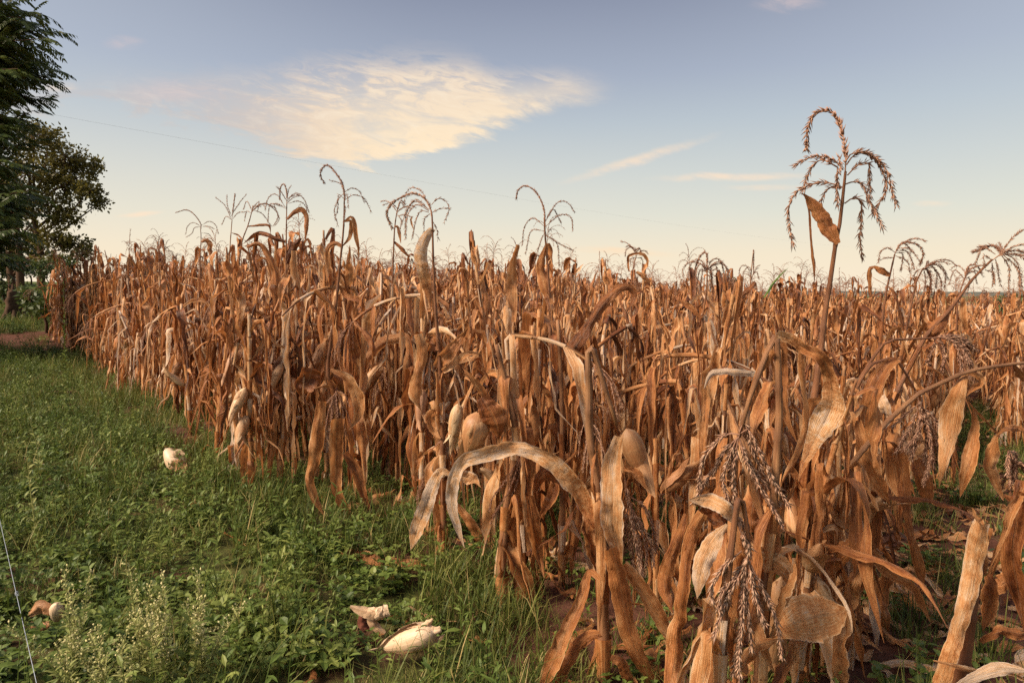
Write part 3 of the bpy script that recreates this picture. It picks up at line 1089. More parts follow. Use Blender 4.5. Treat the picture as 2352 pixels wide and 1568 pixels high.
class Hero:
    def __init__(self, label, d, base, seed, stalk=None, r=(0.016, 0.006), crop='d', auto=6, top_auto=0.8, group=None, dark=0.1, bend=0.35):
        self.rng = rs(seed)
        self.d = d
        bx, by = base
        p = at(bx, by, d)
        self.base = np.array([p[0], p[1], hgt(p[0], p[1])])
        self.root = empty('corn_plant', self.base)
        tag(self.root, label, 'corn plant', group or 'dry corn plants in the field')
        if stalk is not None:
            W = world_pts(crop, stalk, d, self.rng, 0.015) - self.base
            W = np.vstack([[0, 0, -0.02], W])
            Ls = arclen(W)
            xs_ = np.linspace(0, Ls[-1], 48)
            W = (1 - bend) * np.stack([np.interp(xs_, Ls, W[:, k]) for k in range(3)], 1) + bend * spline(W, 48)
            self.path = Path(W)
            r = (r[0] * 1.4, r[1] * 1.2) if d < 3.3 else r
            self.r0, self.r1 = r
            link('stalk', stalk_mb(self.rng, self.path, r[0], r[1], 10, dark=dark).mesh('corn_stalk', M['stalk']), self.root)
            for k in range(auto):
                s = self.path.len * (0.05 + (top_auto - 0.05) * (k + self.rng.uniform(-0.3, 0.3)) / max(1, auto))
                s = max(0.05, s)
                az = self.rng.uniform(0, 6.28)
                f = s / self.path.len
                style = self.rng.choice(['hang', 'limp', 'fold', 'up'], p=[0.45, 0.3, 0.1, 0.15])
                L = self.rng.uniform(0.55, 0.95)
                L = min(L, self.path.pos(s)[2] * 0.95 + 0.25) * (0.5 if style == 'up' else 1)
                mb = rand_leaf(self.rng, self.path, s, lambda q: self.r0 + (self.r1 - self.r0) * (np.asarray(q) / self.path.len) ** 1.2,
                               az, style, L, self.rng.uniform(0.038, 0.065), float(np.clip(self.rng.normal(0.46, 0.14), 0.1, 0.9)), 22, 6)
                link('leaf', mb.mesh('corn_leaf', M['leaf']), self.root)

    def leaf(self, crop, pts, w, tone=0.5, dd=0.0, twist=0.5, curl=0.9, ruffle=0.004, n=None, wob=0.03, mat='leaf_front', label=None, tw=None):
        d = self.d + dd
        W = world_pts(crop, pts, d, self.rng, wob) - self.base
        n = n or (10 + 4 * len(pts))
        P = spline(W, n)
        k = CROPS[crop][2] / F * d * (0.72 if crop == 'z3' else 1.0)
        wm = spl1(np.asarray(w, float) * k, n) + 0.0012
        wm *= 1 + snoise(self.rng, n, 6, 0.06)
        if w[-1] > 8 and len(pts) > 3 and pp(crop, pts[-1][0], pts[-1][1])[1] < 1550:
            wm *= np.clip((1.02 - np.linspace(0, 1, n)) * 3.2, 0.03, 1)
        T = tangents(P)
        view = norm(P + self.base - np.array([0, 0, CAM_H]))
        S = norm(np.cross(T, view))
        # keep the side from flipping
        for i in range(1, n):
            if np.dot(S[i], S[i - 1]) < 0:
                S[i] = -S[i]
        mb = MB()
        t = snoise(self.rng, n, len(pts), twist) + snoise(self.rng, n, 3 * len(pts), 0.18)
        if tw is not None:
            t = t + spl1(tw, n)
        c = (1.35 * curl + snoise(self.rng, n, 5, 0.8 * abs(curl))) * self.rng.choice([-1, 1])
        c = np.where(np.abs(c) < 0.1, 0.1, c)
        wm *= 1 + 0.04 * np.minimum(c * c, 4)
        if not np.isscalar(tone):
            tone = np.repeat(spl1(tone, n), 7)
        ribbon(mb, P, S, T, wm, t, c, 6, ruffle, self.rng, tone)
        o = link('leaf', mb.mesh('corn_leaf', M[mat]), self.root)
        if label:
            o['label'] = label
        return self

    def tassel(self, crop, curves, spike=None, dd=0.0, extra=0, g=6.0, det=1.4, dense=1.3, fat=None, lit=True):
        fat = fat or (1.6 if self.d < 3.05 else 1.2)
        d = self.d + dd
        cs = []
        for c in curves:
            W = world_pts(crop, c, d) - self.base
            W = spline(W, 12)
            W[:, 1] += np.linspace(0, 1, 12) * self.rng.uniform(-0.07, 0.07)
            cs.append(W)
        sp = spline(world_pts(crop, spike, d) - self.base, 18) if spike is not None else cs[0]
        for k in range(extra):
            f = self.rng.randint(0, 6)
            b = sp[f]
            tdir = norm(sp[f + 1] - sp[f])
            o = norm(np.cross(tdir, self.rng.normal(size=3)))
            cs.append(droop(b, tdir * 0.75 + o * 0.6, self.rng.uniform(0.12, 0.2), 11, g * self.rng.uniform(1, 2), self.rng, 0.6))
        mb = tassel_mesh('', self.rng, sp[0], sp[1] - sp[0], spike=sp, curves=cs, det=det, along=0.03 if spike is not None else 0.0, dense=dense, fat=fat, tn=(0.4, 1.0) if (self.d < 3.05 and lit) else (0.0, 0.42))  # lighting painted into grain tone: near ones pale as if lit, others dark
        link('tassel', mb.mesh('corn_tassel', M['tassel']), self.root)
        return self

    def ear(self, crop, a, b, rpx, tone=0.5, dd=0.0, flaps=3, mat='husk', back=0.03):
        d = self.d + dd
        A_, B_ = world_pts(crop, [a, (b[0], b[1], back)], d) - self.base
        k = CROPS[crop][2] / F * d
        em = ear_mb(self.rng, A_, B_ - A_, float(np.linalg.norm(B_ - A_)), rpx * k, tone, flaps)
        o = link('ear', em[0].mesh('corn_ear', M[mat]), self.root)
        for e in em[1:]:
            link('husk_leaf', e.mesh('corn_husk_leaf', M[mat]), o)
        return self


def build_heroes():
    # --- tall plant against the sky
    h = Hero('tallest corn plant, its big drooping tassel standing high against the sky at right', 2.47, (1846, 1600), 11,
             [(1846, 1365), (1846, 1100), (1872, 900), (1886, 805), (1894, 724), (1906, 652), (1919, 560), (1928, 523), (1936, 451), (1942, 394)],
             (0.015, 0.0038), auto=8, top_auto=0.45, dark=0.35)
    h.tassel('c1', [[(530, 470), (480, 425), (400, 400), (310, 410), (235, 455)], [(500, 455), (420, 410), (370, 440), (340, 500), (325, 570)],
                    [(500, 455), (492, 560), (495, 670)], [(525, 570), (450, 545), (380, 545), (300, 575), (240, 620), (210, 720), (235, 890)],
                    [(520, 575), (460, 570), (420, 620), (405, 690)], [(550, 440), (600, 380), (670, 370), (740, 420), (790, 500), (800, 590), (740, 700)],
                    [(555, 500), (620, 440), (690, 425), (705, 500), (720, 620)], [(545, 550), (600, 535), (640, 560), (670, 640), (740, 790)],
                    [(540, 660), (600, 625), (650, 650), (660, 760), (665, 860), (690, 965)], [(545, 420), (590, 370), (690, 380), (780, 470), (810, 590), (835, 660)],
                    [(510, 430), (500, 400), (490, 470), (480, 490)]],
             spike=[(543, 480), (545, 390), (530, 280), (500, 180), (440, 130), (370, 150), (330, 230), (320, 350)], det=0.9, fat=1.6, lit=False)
    h.leaf('c1', [(503, 890), (450, 810), (380, 700), (320, 620), (282, 600)], [25, 90, 82, 66, 20], 0.5, twist=0.2, curl=0.6)
    h.leaf('c1', [(322, 640), (338, 720), (347, 850), (362, 960), (368, 1110)], [6, 12, 12, 18, 1], 0.3, twist=0.6)
    h.leaf('c3', [(1500, 850), (1560, 660), (1690, 530), (1885, 538)], [40, 170, 130, 3], 0.45, dd=0.0, twist=0.2, curl=1.2)
    h.leaf('c3', [(1560, 300), (1640, 330), (1720, 400), (1770, 455)], [60, 130, 80, 2], 0.55, dd=0.1)
    h.leaf('c3', [(1650, 1000), (1640, 1150), (1610, 1350), (1640, 1600)], [60, 150, 150, 80], 0.72, dd=-0.15)
    h.leaf('c3', [(1790, 680), (1720, 800), (1690, 900), (1640, 1100)], [60, 120, 140, 100], 0.5, dd=0.05)
    h.leaf('c3', [(1300, 20), (1300, 120), (1330, 240)], [110, 120, 90], 0.6, dd=-0.02, twist=0.1, curl=1.8)
    h.leaf('c3', [(1440, 100), (1430, 300), (1470, 500), (1480, 640)], [70, 70, 60, 20], 0.35)
    h.leaf('c2', [(1130, 1290), (1030, 1130), (975, 1030)], [60, 50, 2], 0.5)
    h.ear('c3', (1290, 480), (1270, 180), 75, 0.5)
    h.leaf('c3', [(1120, 1215), (1250, 1130), (1400, 1075), (1560, 1050), (1690, 1005)], [30, 250, 370, 300, 5], [0.55, 0.72, 0.78, 0.7, 0.8], dd=-0.35, twist=0.05, curl=0.3, ruffle=0.002, label='broad pale husk leaf spread over the ear')
    h.ear('c3', (1180, 760), (1150, 1500), 100, 0.55, dd=-0.2, flaps=2)
    # --- broken plant with large hanging tassel, in front
    h = Hero('corn plant with a large tassel hanging upside down in the right foreground', 2.05, (1745, 1640), 12,
             [(1752, 1400), (1775, 1180), (1790, 960), (1786, 800), (1782, 766), (1765, 800), (1742, 860), (1717, 930), (1697, 1004)], (0.014, 0.005), auto=7, top_auto=0.5)
    h.tassel('c2', [[(650, 920), (560, 1020), (500, 1150), (430, 1270), (360, 1420)], [(640, 930), (590, 1050), (540, 1200), (560, 1350), (590, 1430)],
                    [(660, 880), (700, 800), (740, 950), (800, 1100), (880, 1250), (970, 1430)], [(670, 890), (720, 860), (790, 1000), (870, 1180), (930, 1300), (990, 1390)],
                    [(660, 930), (720, 1120), (830, 1330), (940, 1530)], [(650, 900), (560, 900), (450, 1000), (385, 1120), (365, 1290)],
                    [(655, 930), (640, 1080), (650, 1200)], [(660, 930), (700, 1050), (780, 1180), (860, 1280)], [(650, 930), (560, 1060), (530, 1160)]],
             spike=[(660, 890), (630, 1050), (610, 1200), (625, 1350), (640, 1480), (680, 1560), (730, 1700)])
    h.leaf('c2', [(930, 160), (1050, 205), (1150, 265), (1250, 320), (1310, 420), (1340, 560), (1320, 720), (1220, 920), (1150, 1080), (1090, 1245)],
           [70, 90, 95, 90, 110, 190, 200, 110, 50, 2], [0.8, 0.5, 0.4, 0.5, 0.8, 0.85, 0.6, 0.5], twist=0.25, curl=1.0, n=44)
    h.leaf('c2', [(935, 175), (980, 260), (990, 500), (1000, 750), (1080, 950)], [50, 60, 45, 50, 3], 0.4, dd=0.1)
    h.leaf('c2', [(1110, 250), (1120, 400), (1140, 600), (1160, 780), (1145, 960)], [40, 50, 30, 45, 10], 0.62, dd=0.05)
    h.leaf('c2', [(900, 280), (860, 360), (800, 450), (740, 600), (700, 720)], [50, 60, 40, 30, 4], 0.5)
    h.leaf('c2', [(785, 455), (640, 440), (520, 435), (440, 465), (400, 560)], [40, 50, 50, 50, 60], 0.98, dd=0.35, twist=0.2)  # pale tone paints in the sky reflected on the leaf top
    h.leaf('c2', [(405, 540), (412, 650), (398, 800), (388, 1000), (385, 1260)], [60, 60, 60, 50, 25], 0.66, dd=0.36, twist=0.1)
    h.leaf('c3', [(820, 320), (740, 240), (640, 195), (480, 185)], [90, 110, 110, 100], 0.8, dd=-0.02, twist=0.2, curl=0.5)
    h.leaf('c3', [(600, 250), (650, 310), (720, 350), (790, 320)], [60, 140, 120, 50], 0.25, dd=0.03)
    h.leaf('c3', [(770, 370), (690, 470), (610, 610), (565, 760), (545, 930)], [20, 120, 155, 110, 2], 0.88, twist=0.2, curl=0.6, label='pale straw coloured leaf')
    h.leaf('c3', [(930, 460), (1000, 570), (1120, 650), (1230, 740), (1290, 900)], [60, 110, 150, 110, 5], 0.75, twist=0.3)
    h.leaf('c3', [(580, 290), (520, 420), (460, 620), (440, 850), (400, 1100), (380, 1350), (340, 1600)], [90, 110, 100, 90, 130, 150, 120], 0.45, dd=0.05)
    h.leaf('c3', [(460, 290), (400, 480), (330, 680), (300, 850), (360, 1040)], [30, 70, 110, 110, 3], 0.35, dd=0.25)
    h.leaf('c3', [(820, 330), (830, 480), (850, 700), (800, 950), (700, 1250), (660, 1600)], [110, 140, 170, 150, 110, 130], 0.5, dd=0.12, twist=0.2)
    h.leaf('c3', [(1000, 60), (960, 250), (950, 430)], [180, 170, 120], 0.42, dd=0.12, twist=0.1, curl=1.2)
    h.leaf('c3', [(740, 1060), (760, 1200), (800, 1350), (850, 1600)], [90, 80, 70, 50], 0.35, dd=-0.05)
    h.leaf('c3', [(930, 1000), (1000, 1180), (1060, 1350), (1130, 1490)], [120, 100, 60, 3], 0.6, dd=-0.05)
    h.leaf('c3', [(880, 1480), (960, 1320), (1060, 1260), (1200, 1230)], [90, 110, 80, 30], 0.6, dd=-0.1)
    # --- second hanging tassel below it
    h = Hero('corn plant with a loose bunched tassel dangling close to the bottom edge', 1.9, (1650, 1650), 13,
             [(1655, 1500), (1668, 1350), (1690, 1180), (1700, 1120), (1715, 1200), (1722, 1268)], (0.014, 0.004), auto=5, top_auto=0.5)
    h.tassel('c3', [[(880, 570), (780, 640), (690, 730), (640, 800), (630, 890)], [(900, 700), (800, 820), (720, 960), (640, 1130)],
                    [(900, 700), (880, 900), (860, 1100), (830, 1300), (820, 1500)], [(920, 700), (910, 900), (920, 1100), (930, 1270)],
                    [(940, 650), (980, 800), (1040, 1000), (1070, 1130)], [(950, 680), (1020, 830), (1100, 1000), (1140, 1130), (1160, 1340)],
                    [(850, 750), (760, 800), (700, 870), (680, 960)], [(900, 650), (830, 850), (840, 1050)], [(930, 650), (960, 900), (1010, 1060)]],
             spike=[(850, 350), (890, 470), (940, 570), (900, 700), (890, 1000), (860, 1250), (820, 1480)])
    # --- right foreground stub with broad pale sheath
    h = Hero('broken corn stub with a broad pale leaf sheath at the lower right', 2.1, (2180, 1640), 14,
             [(2215, 1500), (2235, 1350), (2255, 1240)], (0.018, 0.014), auto=0)
    h.leaf('c5', [(1250, 300), (1200, 560), (1150, 850), (1070, 1120), (1000, 1350), (920, 1600)], [140, 150, 150, 140, 130, 120], [0.8, 0.75, 0.7, 0.74, 0.66, 0.6], dd=-0.05, twist=0.1, curl=0.9, ruffle=0.001)
    h.leaf('c5', [(1260, 310), (1230, 250), (1180, 160)], [60, 50, 2], 0.6)
    h.leaf('c5', [(1310, 320), (1290, 500), (1280, 700)], [70, 60, 30], 0.5, dd=0.02)
    h.leaf('c5', [(1300, 700), (1330, 780), (1310, 950), (1270, 1150)], [60, 120, 110, 80], 0.4, dd=0.03)
    h.leaf('c5', [(1250, 1240), (1380, 1160), (1500, 1160), (1700, 1190)], [40, 90, 100, 90], 0.42)
    h.leaf('c5', [(1340, 760), (1420, 780), (1500, 720), (1560, 690)], [120, 150, 120, 60], 0.5, dd=0.2)
    h.leaf('c5', [(870, 1385), (1050, 1430), (1280, 1490)], [10, 40, 50], 0.7, dd=-0.1)
    h = Hero('rust brown corn plant cut off by the right edge of the picture', 2.25, (2420, 1640), 15,
             [(2410, 1400), (2390, 1200), (2370, 1000), (2365, 900)], (0.017, 0.009), auto=3)
    h.leaf('c5', [(1580, -60), (1540, 250), (1510, 550), (1560, 880), (1600, 1160)], [90, 150, 190, 180, 90], 0.3, twist=0.15, curl=1.0)
    h.leaf('c5', [(1590, 0), (1490, 200), (1450, 350), (1390, 500), (1320, 660)], [60, 80, 40, 26, 10], 0.6, dd=0.0)
    h.leaf('c5', [(1040, 1600), (1200, 1520), (1400, 1450), (1650, 1470)], [30, 70, 110, 120], 0.97, dd=-0.5, twist=0.2, curl=0.6, label='pale weathered leaf across the bottom right corner')
    h.leaf('c5', [(1440, 60), (1520, 100), (1590, 40)], [30, 60, 60], 0.4)
    # --- diagonal bent stalk
    h = Hero('corn plant snapped over to the right, its slanting bare stalk hung with leaves', 2.6, (1900, 1580), 16,
             [(1905, 1300), (1925, 1146), (1958, 1062), (2029, 976), (2109, 904), (2222, 852), (2320, 836), (2375, 832)], (0.0105, 0.005), auto=5, top_auto=0.35, dark=0.5, bend=0.08)
    h.leaf('c4', [(1185, 490), (1120, 640), (1060, 830), (1030, 1040), (985, 1280), (955, 1460)], [20, 110, 190, 130, 60, 2], 0.6, twist=0.2, curl=0.9)
    h.leaf('c4', [(1190, 740), (1300, 860), (1440, 1010), (1530, 1150)], [30, 22, 20, 16], 0.45, twist=0.1, curl=2.5)
    h.leaf('c4', [(1240, 800), (1255, 950), (1225, 1150), (1180, 1330), (1130, 1540)], [20, 70, 120, 90, 2], 0.45, twist=0.3)
    h.leaf('c4', [(1430, 1030), (1400, 1150), (1380, 1280), (1430, 1400), (1490, 1570)], [30, 110, 90, 80, 3], 0.55, twist=0.4)
    h.leaf('c4', [(1440, 1025), (1510, 975), (1600, 965), (1700, 990)], [10, 40, 60, 60], 0.5)
    h.leaf('c4', [(1570, 440), (1620, 500), (1690, 560)], [20, 70, 70], 0.35)
    h.leaf('c4', [(1190, 500), (1280, 530), (1300, 580), (1230, 640), (1180, 700)], [30, 50, 50, 50, 40], 0.5, dd=0.1)
    h.tassel('c4', [[(1530, 1150), (1600, 1250), (1620, 1400)], [(1530, 1150), (1640, 1200), (1690, 1330)], [(1540, 1170), (1560, 1300), (1590, 1450)], [(1530, 1160), (1500, 1220), (1460, 1320)]], extra=3)
    # --- plant with folded top and fan shaped tassel
    h = Hero('corn plant with a fan shaped tassel hanging beside the slanting stalk', 2.75, (1945, 1540), 17,
             [(1950, 1250), (1952, 1030), (1955, 925), (1972, 880), (1998, 838), (2040, 822), (2060, 826), (2085, 865), (2110, 910)], (0.011, 0.003), auto=3, top_auto=0.45)
    h.tassel('c4', [[(790, 760), (720, 830), (640, 910), (600, 960)], [(790, 780), (720, 930), (640, 1060), (585, 1150)], [(795, 790), (760, 950), (710, 1080), (680, 1190)],
                    [(800, 790), (810, 950), (780, 1130), (730, 1180)], [(800, 780), (850, 950), (890, 1120), (900, 1280)], [(805, 790), (900, 900), (960, 1050), (985, 1180)],
                    [(800, 780), (880, 860), (960, 940), (1000, 1010)], [(800, 790), (840, 960), (850, 1150), (800, 1300), (760, 1400)], [(800, 790), (870, 930), (930, 1060), (955, 1190)],
                    [(800, 800), (760, 1000), (620, 1120)]], spike=[(760, 650), (790, 760), (830, 900), (850, 1080), (830, 1250)])
    h.leaf('c4', [(610, 390), (510, 450), (420, 600), (370, 780), (355, 980), (390, 1180)], [60, 120, 140, 130, 110, 60], 0.42, twist=0.2)
    h.leaf('c4', [(270, 900), (330, 1150), (410, 1370), (540, 1600)], [60, 130, 140, 130], 0.5, dd=-0.1, twist=0.2)
    h.leaf('c4', [(450, 700), (490, 800), (500, 900), (470, 1000)], [90, 110, 100, 60], 0.9, dd=0.1, twist=0.1)
    h.leaf('c4', [(600, 1000), (560, 1150), (590, 1350), (640, 1600)], [120, 140, 170, 150], 0.55, dd=0.15, twist=0.2)
    h.leaf('c4', [(840, 1110), (780, 1160), (700, 1220)], [60, 90, 50], 0.7, dd=0.1)
    h.leaf('c4', [(760, 1230), (830, 1380), (850, 1570)], [130, 150, 90], 0.4, dd=0.2)
    h.leaf('c5', [(280, 420), (400, 560), (560, 700), (700, 800), (850, 1080)], [60, 110, 80, 70, 3], 0.55, dd=-0.05)
    h.leaf('c5', [(330, 620), (250, 780), (200, 960)], [70, 120, 60], 0.5, dd=-0.1)
    h.leaf('c5', [(520, 640), (470, 850), (480, 1050), (500, 1240)], [110, 130, 110, 40], 0.4, dd=0.1)
    h.leaf('c5', [(640, 280), (720, 480), (770, 700), (790, 900)], [40, 80, 80, 10], 0.35, dd=0.3)
    # --- plant with horizontal droopy tassel
    h = Hero('corn plant folded at the top, its feathery tassel held out level to the right', 3.0, (1957, 1420), 18,
             [(1957, 1200), (1957, 1020), (1958, 900), (1990, 845), (2020, 800), (2038, 781), (2080, 779), (2142, 776)], (0.011, 0.003), auto=4, top_auto=0.4)
    h.tassel('c4', [[(900, 215), (980, 260), (1000, 350), (990, 480)], [(950, 210), (1040, 230), (1080, 330), (1070, 470)], [(1000, 205), (1110, 220), (1170, 320), (1190, 440)],
                    [(920, 215), (930, 300), (910, 420)], [(960, 215), (1020, 320), (1030, 470)], [(1020, 205), (1140, 230), (1240, 300)], [(980, 210), (1090, 270), (1130, 400)]],
             spike=[(890, 215), (1000, 200), (1110, 205), (1190, 250), (1250, 310)])
    # --- tasselled plants on the right skyline
    h = Hero('corn plant leaning right with a drooping tassel at the right end of the skyline', 3.2, (1965, 1380), 19,
             [(1985, 1100), (2060, 900), (2125, 773), (2182, 712), (2234, 640), (2279, 596)], (0.013, 0.004), auto=5, dark=0.4)
    h.tassel('c1', [[(1380, 985), (1330, 960), (1330, 1020)], [(1400, 950), (1340, 910), (1320, 1000)], [(1400, 980), (1420, 1030), (1450, 1120)], [(1430, 950), (1480, 1030), (1480, 1180)],
                    [(1450, 945), (1520, 1000), (1540, 1150)], [(1460, 940), (1560, 980), (1570, 1100)], [(1380, 1000), (1410, 1060), (1440, 1110)], [(1440, 950), (1510, 1040), (1500, 1160)],
                    [(1340, 1040), (1390, 1060), (1380, 1125)]], spike=[(1380, 985), (1450, 940), (1520, 930), (1590, 950)], extra=3)
    h.tassel('c1', [[(1440, 950), (1420, 910), (1400, 900), (1330, 930)], [(1450, 940), (1455, 885)], [(1450, 940), (1410, 900), (1340, 905)]])
    h.leaf('c1', [(1000, 1430), (1060, 1370), (1140, 1270)], [60, 80, 40], 0.3, twist=0.1, curl=2.2)
    h.leaf('c1', [(1220, 1200), (1215, 1300), (1240, 1380)], [20, 40, 10], 0.6)
    h = Hero('corn plant with a hooked tassel and a folded flag leaf, right of the tallest one', 3.9, (2010, 1280), 20,
             [(2010, 1000), (2015, 850), (2033, 684), (2043, 636), (2055, 584)], (0.016, 0.004), auto=6)
    h.tassel('c1', [[(825, 940), (780, 915), (730, 940), (712, 1000)], [(820, 970), (770, 970), (740, 980)], [(835, 930), (890, 930), (920, 980), (935, 1030)],
                    [(830, 940), (880, 950), (885, 1040)], [(830, 960), (900, 990), (920, 1050)], [(840, 920), (900, 920), (950, 1000)]], spike=[(825, 950), (850, 900), (900, 882), (960, 900), (988, 950), (970, 1005)], extra=3)
    h.leaf('c1', [(797, 1070), (745, 1045), (705, 1018)], [20, 40, 8], 0.35)
    h.leaf('c1', [(705, 1018), (685, 1040), (680, 1120), (700, 1210)], [15, 28, 22, 2], 0.5)
    h = Hero('corn plant with a dense mop of tassel just above the far field at right', 4.1, (2065, 1260), 21,
             [(2065, 1000), (2069, 820), (2105, 644), (2122, 615)], (0.015, 0.004), auto=6)
    h.tassel('c1', [[(990, 1030), (960, 1050), (950, 1110)], [(995, 1020), (1030, 1010), (1070, 1060), (1070, 1140)], [(1000, 1020), (1060, 1010), (1110, 1060), (1110, 1150)],
                    [(1000, 1030), (1030, 1060), (1035, 1170)], [(1000, 1030), (1050, 1030), (1090, 1110), (1085, 1190)], [(1000, 1020), (1090, 1010), (1140, 1090)], [(990, 1030), (1000, 1100), (990, 1170)]],
             spike=[(985, 1040), (1030, 1005), (1045, 1000)], extra=6, g=9)
    h = Hero('corn plant with a small spiky tassel near the far hills', 5.2, (2190, 1125), 22, [(2190, 950), (2195, 800), (2200, 690), (2215, 640)], (0.015, 0.004), auto=6)
    h.tassel('d', [[(2215, 640), (2195, 620), (2185, 650)], [(2215, 640), (2240, 615), (2255, 650)], [(2215, 638), (2232, 640), (2236, 672)]], spike=[(2215, 645), (2222, 615), (2240, 608), (2255, 625)], extra=6)

    # --- middle front plant C with the long arching leaf
    h = Hero('front corn plant with a long leaf arching over to the left', 2.56, (1387, 1625), 23,
             [(1384, 1353), (1380, 1240), (1369, 1089), (1354, 1000), (1353, 894), (1350, 784), (1357, 784), (1383, 870), (1417, 975)], (0.0175, 0.006), auto=3, top_auto=0.5, dark=0.4)
    h.leaf('z6', [(1350, 620), (1290, 500), (1230, 390), (1130, 270), (1020, 180), (880, 145), (740, 155), (640, 185), (540, 215), (490, 300), (465, 420), (475, 520), (510, 640), (545, 745)],
           [60, 95, 100, 115, 105, 95, 95, 95, 90, 70, 75, 60, 40, 2], [0.42, 0.55, 0.72, 0.82, 0.86, 0.84, 0.88, 0.92, 1.0, 1.0, 0.95], twist=0.5, curl=1.0, n=60, ruffle=0.007, label='long pale leaf arching to the left')
    h.leaf('z6', [(1485, 70), (1440, 230), (1440, 420), (1440, 600), (1480, 780), (1500, 900)], [60, 110, 125, 140, 80, 2], 0.66, dd=-0.03, twist=0.2)
    h.leaf('z6', [(1330, 520), (1300, 640), (1320, 760), (1340, 880)], [100, 100, 80, 30], 0.55, dd=0.04)
    h.leaf('z6', [(1380, 250), (1390, 450), (1370, 640)], [60, 60, 30], 0.3, dd=0.05)
    h.leaf('z6', [(1370, 935), (1310, 900), (1260, 1040), (1190, 1190), (1100, 1390), (1030, 1580)], [30, 60, 70, 80, 115, 70], 0.52, dd=-0.12, twist=0.3)
    h.leaf('z6', [(1372, 1270), (1290, 1290), (1190, 1410), (1110, 1590)], [40, 80, 70, 60], 0.45, dd=-0.15)
    h.leaf('z6', [(1440, 750), (1490, 960), (1530, 1180), (1590, 1380), (1700, 1590)], [80, 120, 120, 90, 60], 0.5, dd=-0.05, twist=0.4)
    h.leaf('z6', [(1520, 840), (1630, 1010), (1720, 1150), (1800, 1290), (1900, 1400)], [60, 95, 100, 80, 40], 0.62, dd=0.0)
    h.leaf('z6', [(1430, 1420), (1500, 1440), (1570, 1590)], [50, 80, 70], 0.38, dd=-0.1)
    h.leaf('z6', [(1340, 60), (1345, 170), (1330, 320), (1340, 480)], [70, 60, 55, 40], 0.4, dd=-0.02, curl=2.4)
    h.leaf('z6', [(1510, 260), (1590, 290), (1650, 390)], [20, 60, 4], 0.5, dd=0.03)
    h.ear('z6', (1530, 20), (1630, 330), 72, 0.55, dd=0.08)
    h.tassel('z6', [[(1560, 440), (1640, 500), (1700, 640), (1730, 800)], [(1550, 500), (1560, 700), (1590, 900), (1620, 1010)], [(1560, 500), (1640, 700), (1650, 830)],
                    [(1540, 500), (1520, 650), (1510, 800)], [(1570, 520), (1670, 700), (1690, 830)], [(1545, 500), (1570, 650), (1600, 850)], [(1540, 490), (1530, 620), (1560, 780)]],
             spike=[(1520, 330), (1545, 470), (1590, 620), (1620, 800), (1625, 960)], dd=0.05)
    # --- plant D
    h = Hero('corn plant with a swollen round ear husk behind the arching leaf', 3.15, (1157, 1425), 24,
             [(1152, 1300), (1165, 1150), (1187, 1011), (1166, 894), (1140, 792)], (0.018, 0.008), auto=3)
    h.leaf('z6', [(850, 560), (800, 700), (830, 810), (900, 920), (960, 1100), (1090, 1310)], [60, 110, 110, 90, 90, 20], 0.5)
    h.leaf('z6', [(930, 430), (960, 600), (985, 750), (1030, 930)], [70, 110, 80, 3], 0.36)
    h.leaf('z6', [(820, 640), (860, 850), (890, 1050), (890, 1200)], [90, 90, 90, 60], 0.38)
    h.leaf('z6', [(910, 190), (890, 400), (850, 600), (860, 720)], [80, 100, 90, 30], 0.5, dd=0.06)
    h.leaf('z6', [(1100, 350), (1060, 480), (1000, 560)], [60, 80, 10], 0.3)
    h.leaf('z6', [(960, 400), (1030, 290), (1100, 330), (1150, 420)], [40, 80, 60, 10], 0.3, dd=0.2)
    h.leaf('z6', [(760, 230), (770, 330), (790, 430)], [50, 60, 20], 0.6)
    h.tassel('z6', [[(880, 200), (800, 320), (720, 420), (700, 490)], [(880, 210), (820, 380), (740, 500), (710, 560)], [(885, 210), (850, 330), (790, 470), (770, 590)],
                    [(890, 210), (860, 360), (810, 560)], [(890, 200), (910, 300), (920, 410)], [(885, 210), (830, 300), (690, 370)]], spike=[(890, 190), (870, 330), (820, 470), (790, 590)], extra=2)
    h.ear('z5', (430, 880), (340, 1240), 112, 0.38, flaps=3)
    h.leaf('z5', [(450, 760), (500, 850), (560, 980), (580, 1100)], [110, 190, 180, 60], 0.3, dd=-0.03, twist=0.1)
    h.leaf('z5', [(500, 780), (420, 680), (350, 590), (295, 530)], [50, 60, 40, 2], 0.5)
    h.ear('z5', (260, 810), (220, 1150), 55, 0.7, dd=0.4)
    # --- plant E
    h = Hero('corn plant with an umbrella shaped tassel and a pale torn flag leaf', 3.75, (1020, 1320), 25,
             [(1017, 1010), (1011, 852), (1000, 700), (995, 600), (993, 500), (990, 482)], (0.018, 0.004), auto=4, top_auto=0.5)
    h.tassel('z3', [[(1990, 470), (1900, 390), (1830, 440), (1780, 560)], [(1980, 420), (1930, 320), (1850, 290), (1800, 340), (1790, 420)], [(2010, 430), (2060, 380), (2120, 400), (2150, 460), (2110, 570)],
                    [(2015, 490), (2080, 460), (2150, 460)], [(1990, 490), (1930, 480), (1890, 560), (1870, 690)], [(2000, 500), (1950, 540), (1940, 640)],
                    [(1990, 480), (1900, 430), (1830, 520), (1820, 700)], [(2020, 560), (2050, 620), (2060, 690)], [(1990, 470), (1880, 400), (1810, 500), (1800, 640)]],
             spike=[(2010, 520), (2000, 450), (1960, 385), (1880, 340), (1780, 370), (1700, 420), (1660, 500), (1700, 610)], dense=0.9)
    h.leaf('z3', [(2020, 620), (1970, 680), (1930, 790), (1940, 920), (1980, 1080), (2010, 1280)], [60, 125, 140, 120, 90, 10], [0.95, 0.95, 0.8, 0.4, 0.45], twist=0.2)
    h.leaf('z4', [(1180, 60), (1200, 180), (1180, 300), (1150, 470), (1200, 620)], [70, 80, 60, 110, 20], 0.6, dd=0.0, twist=0.4)
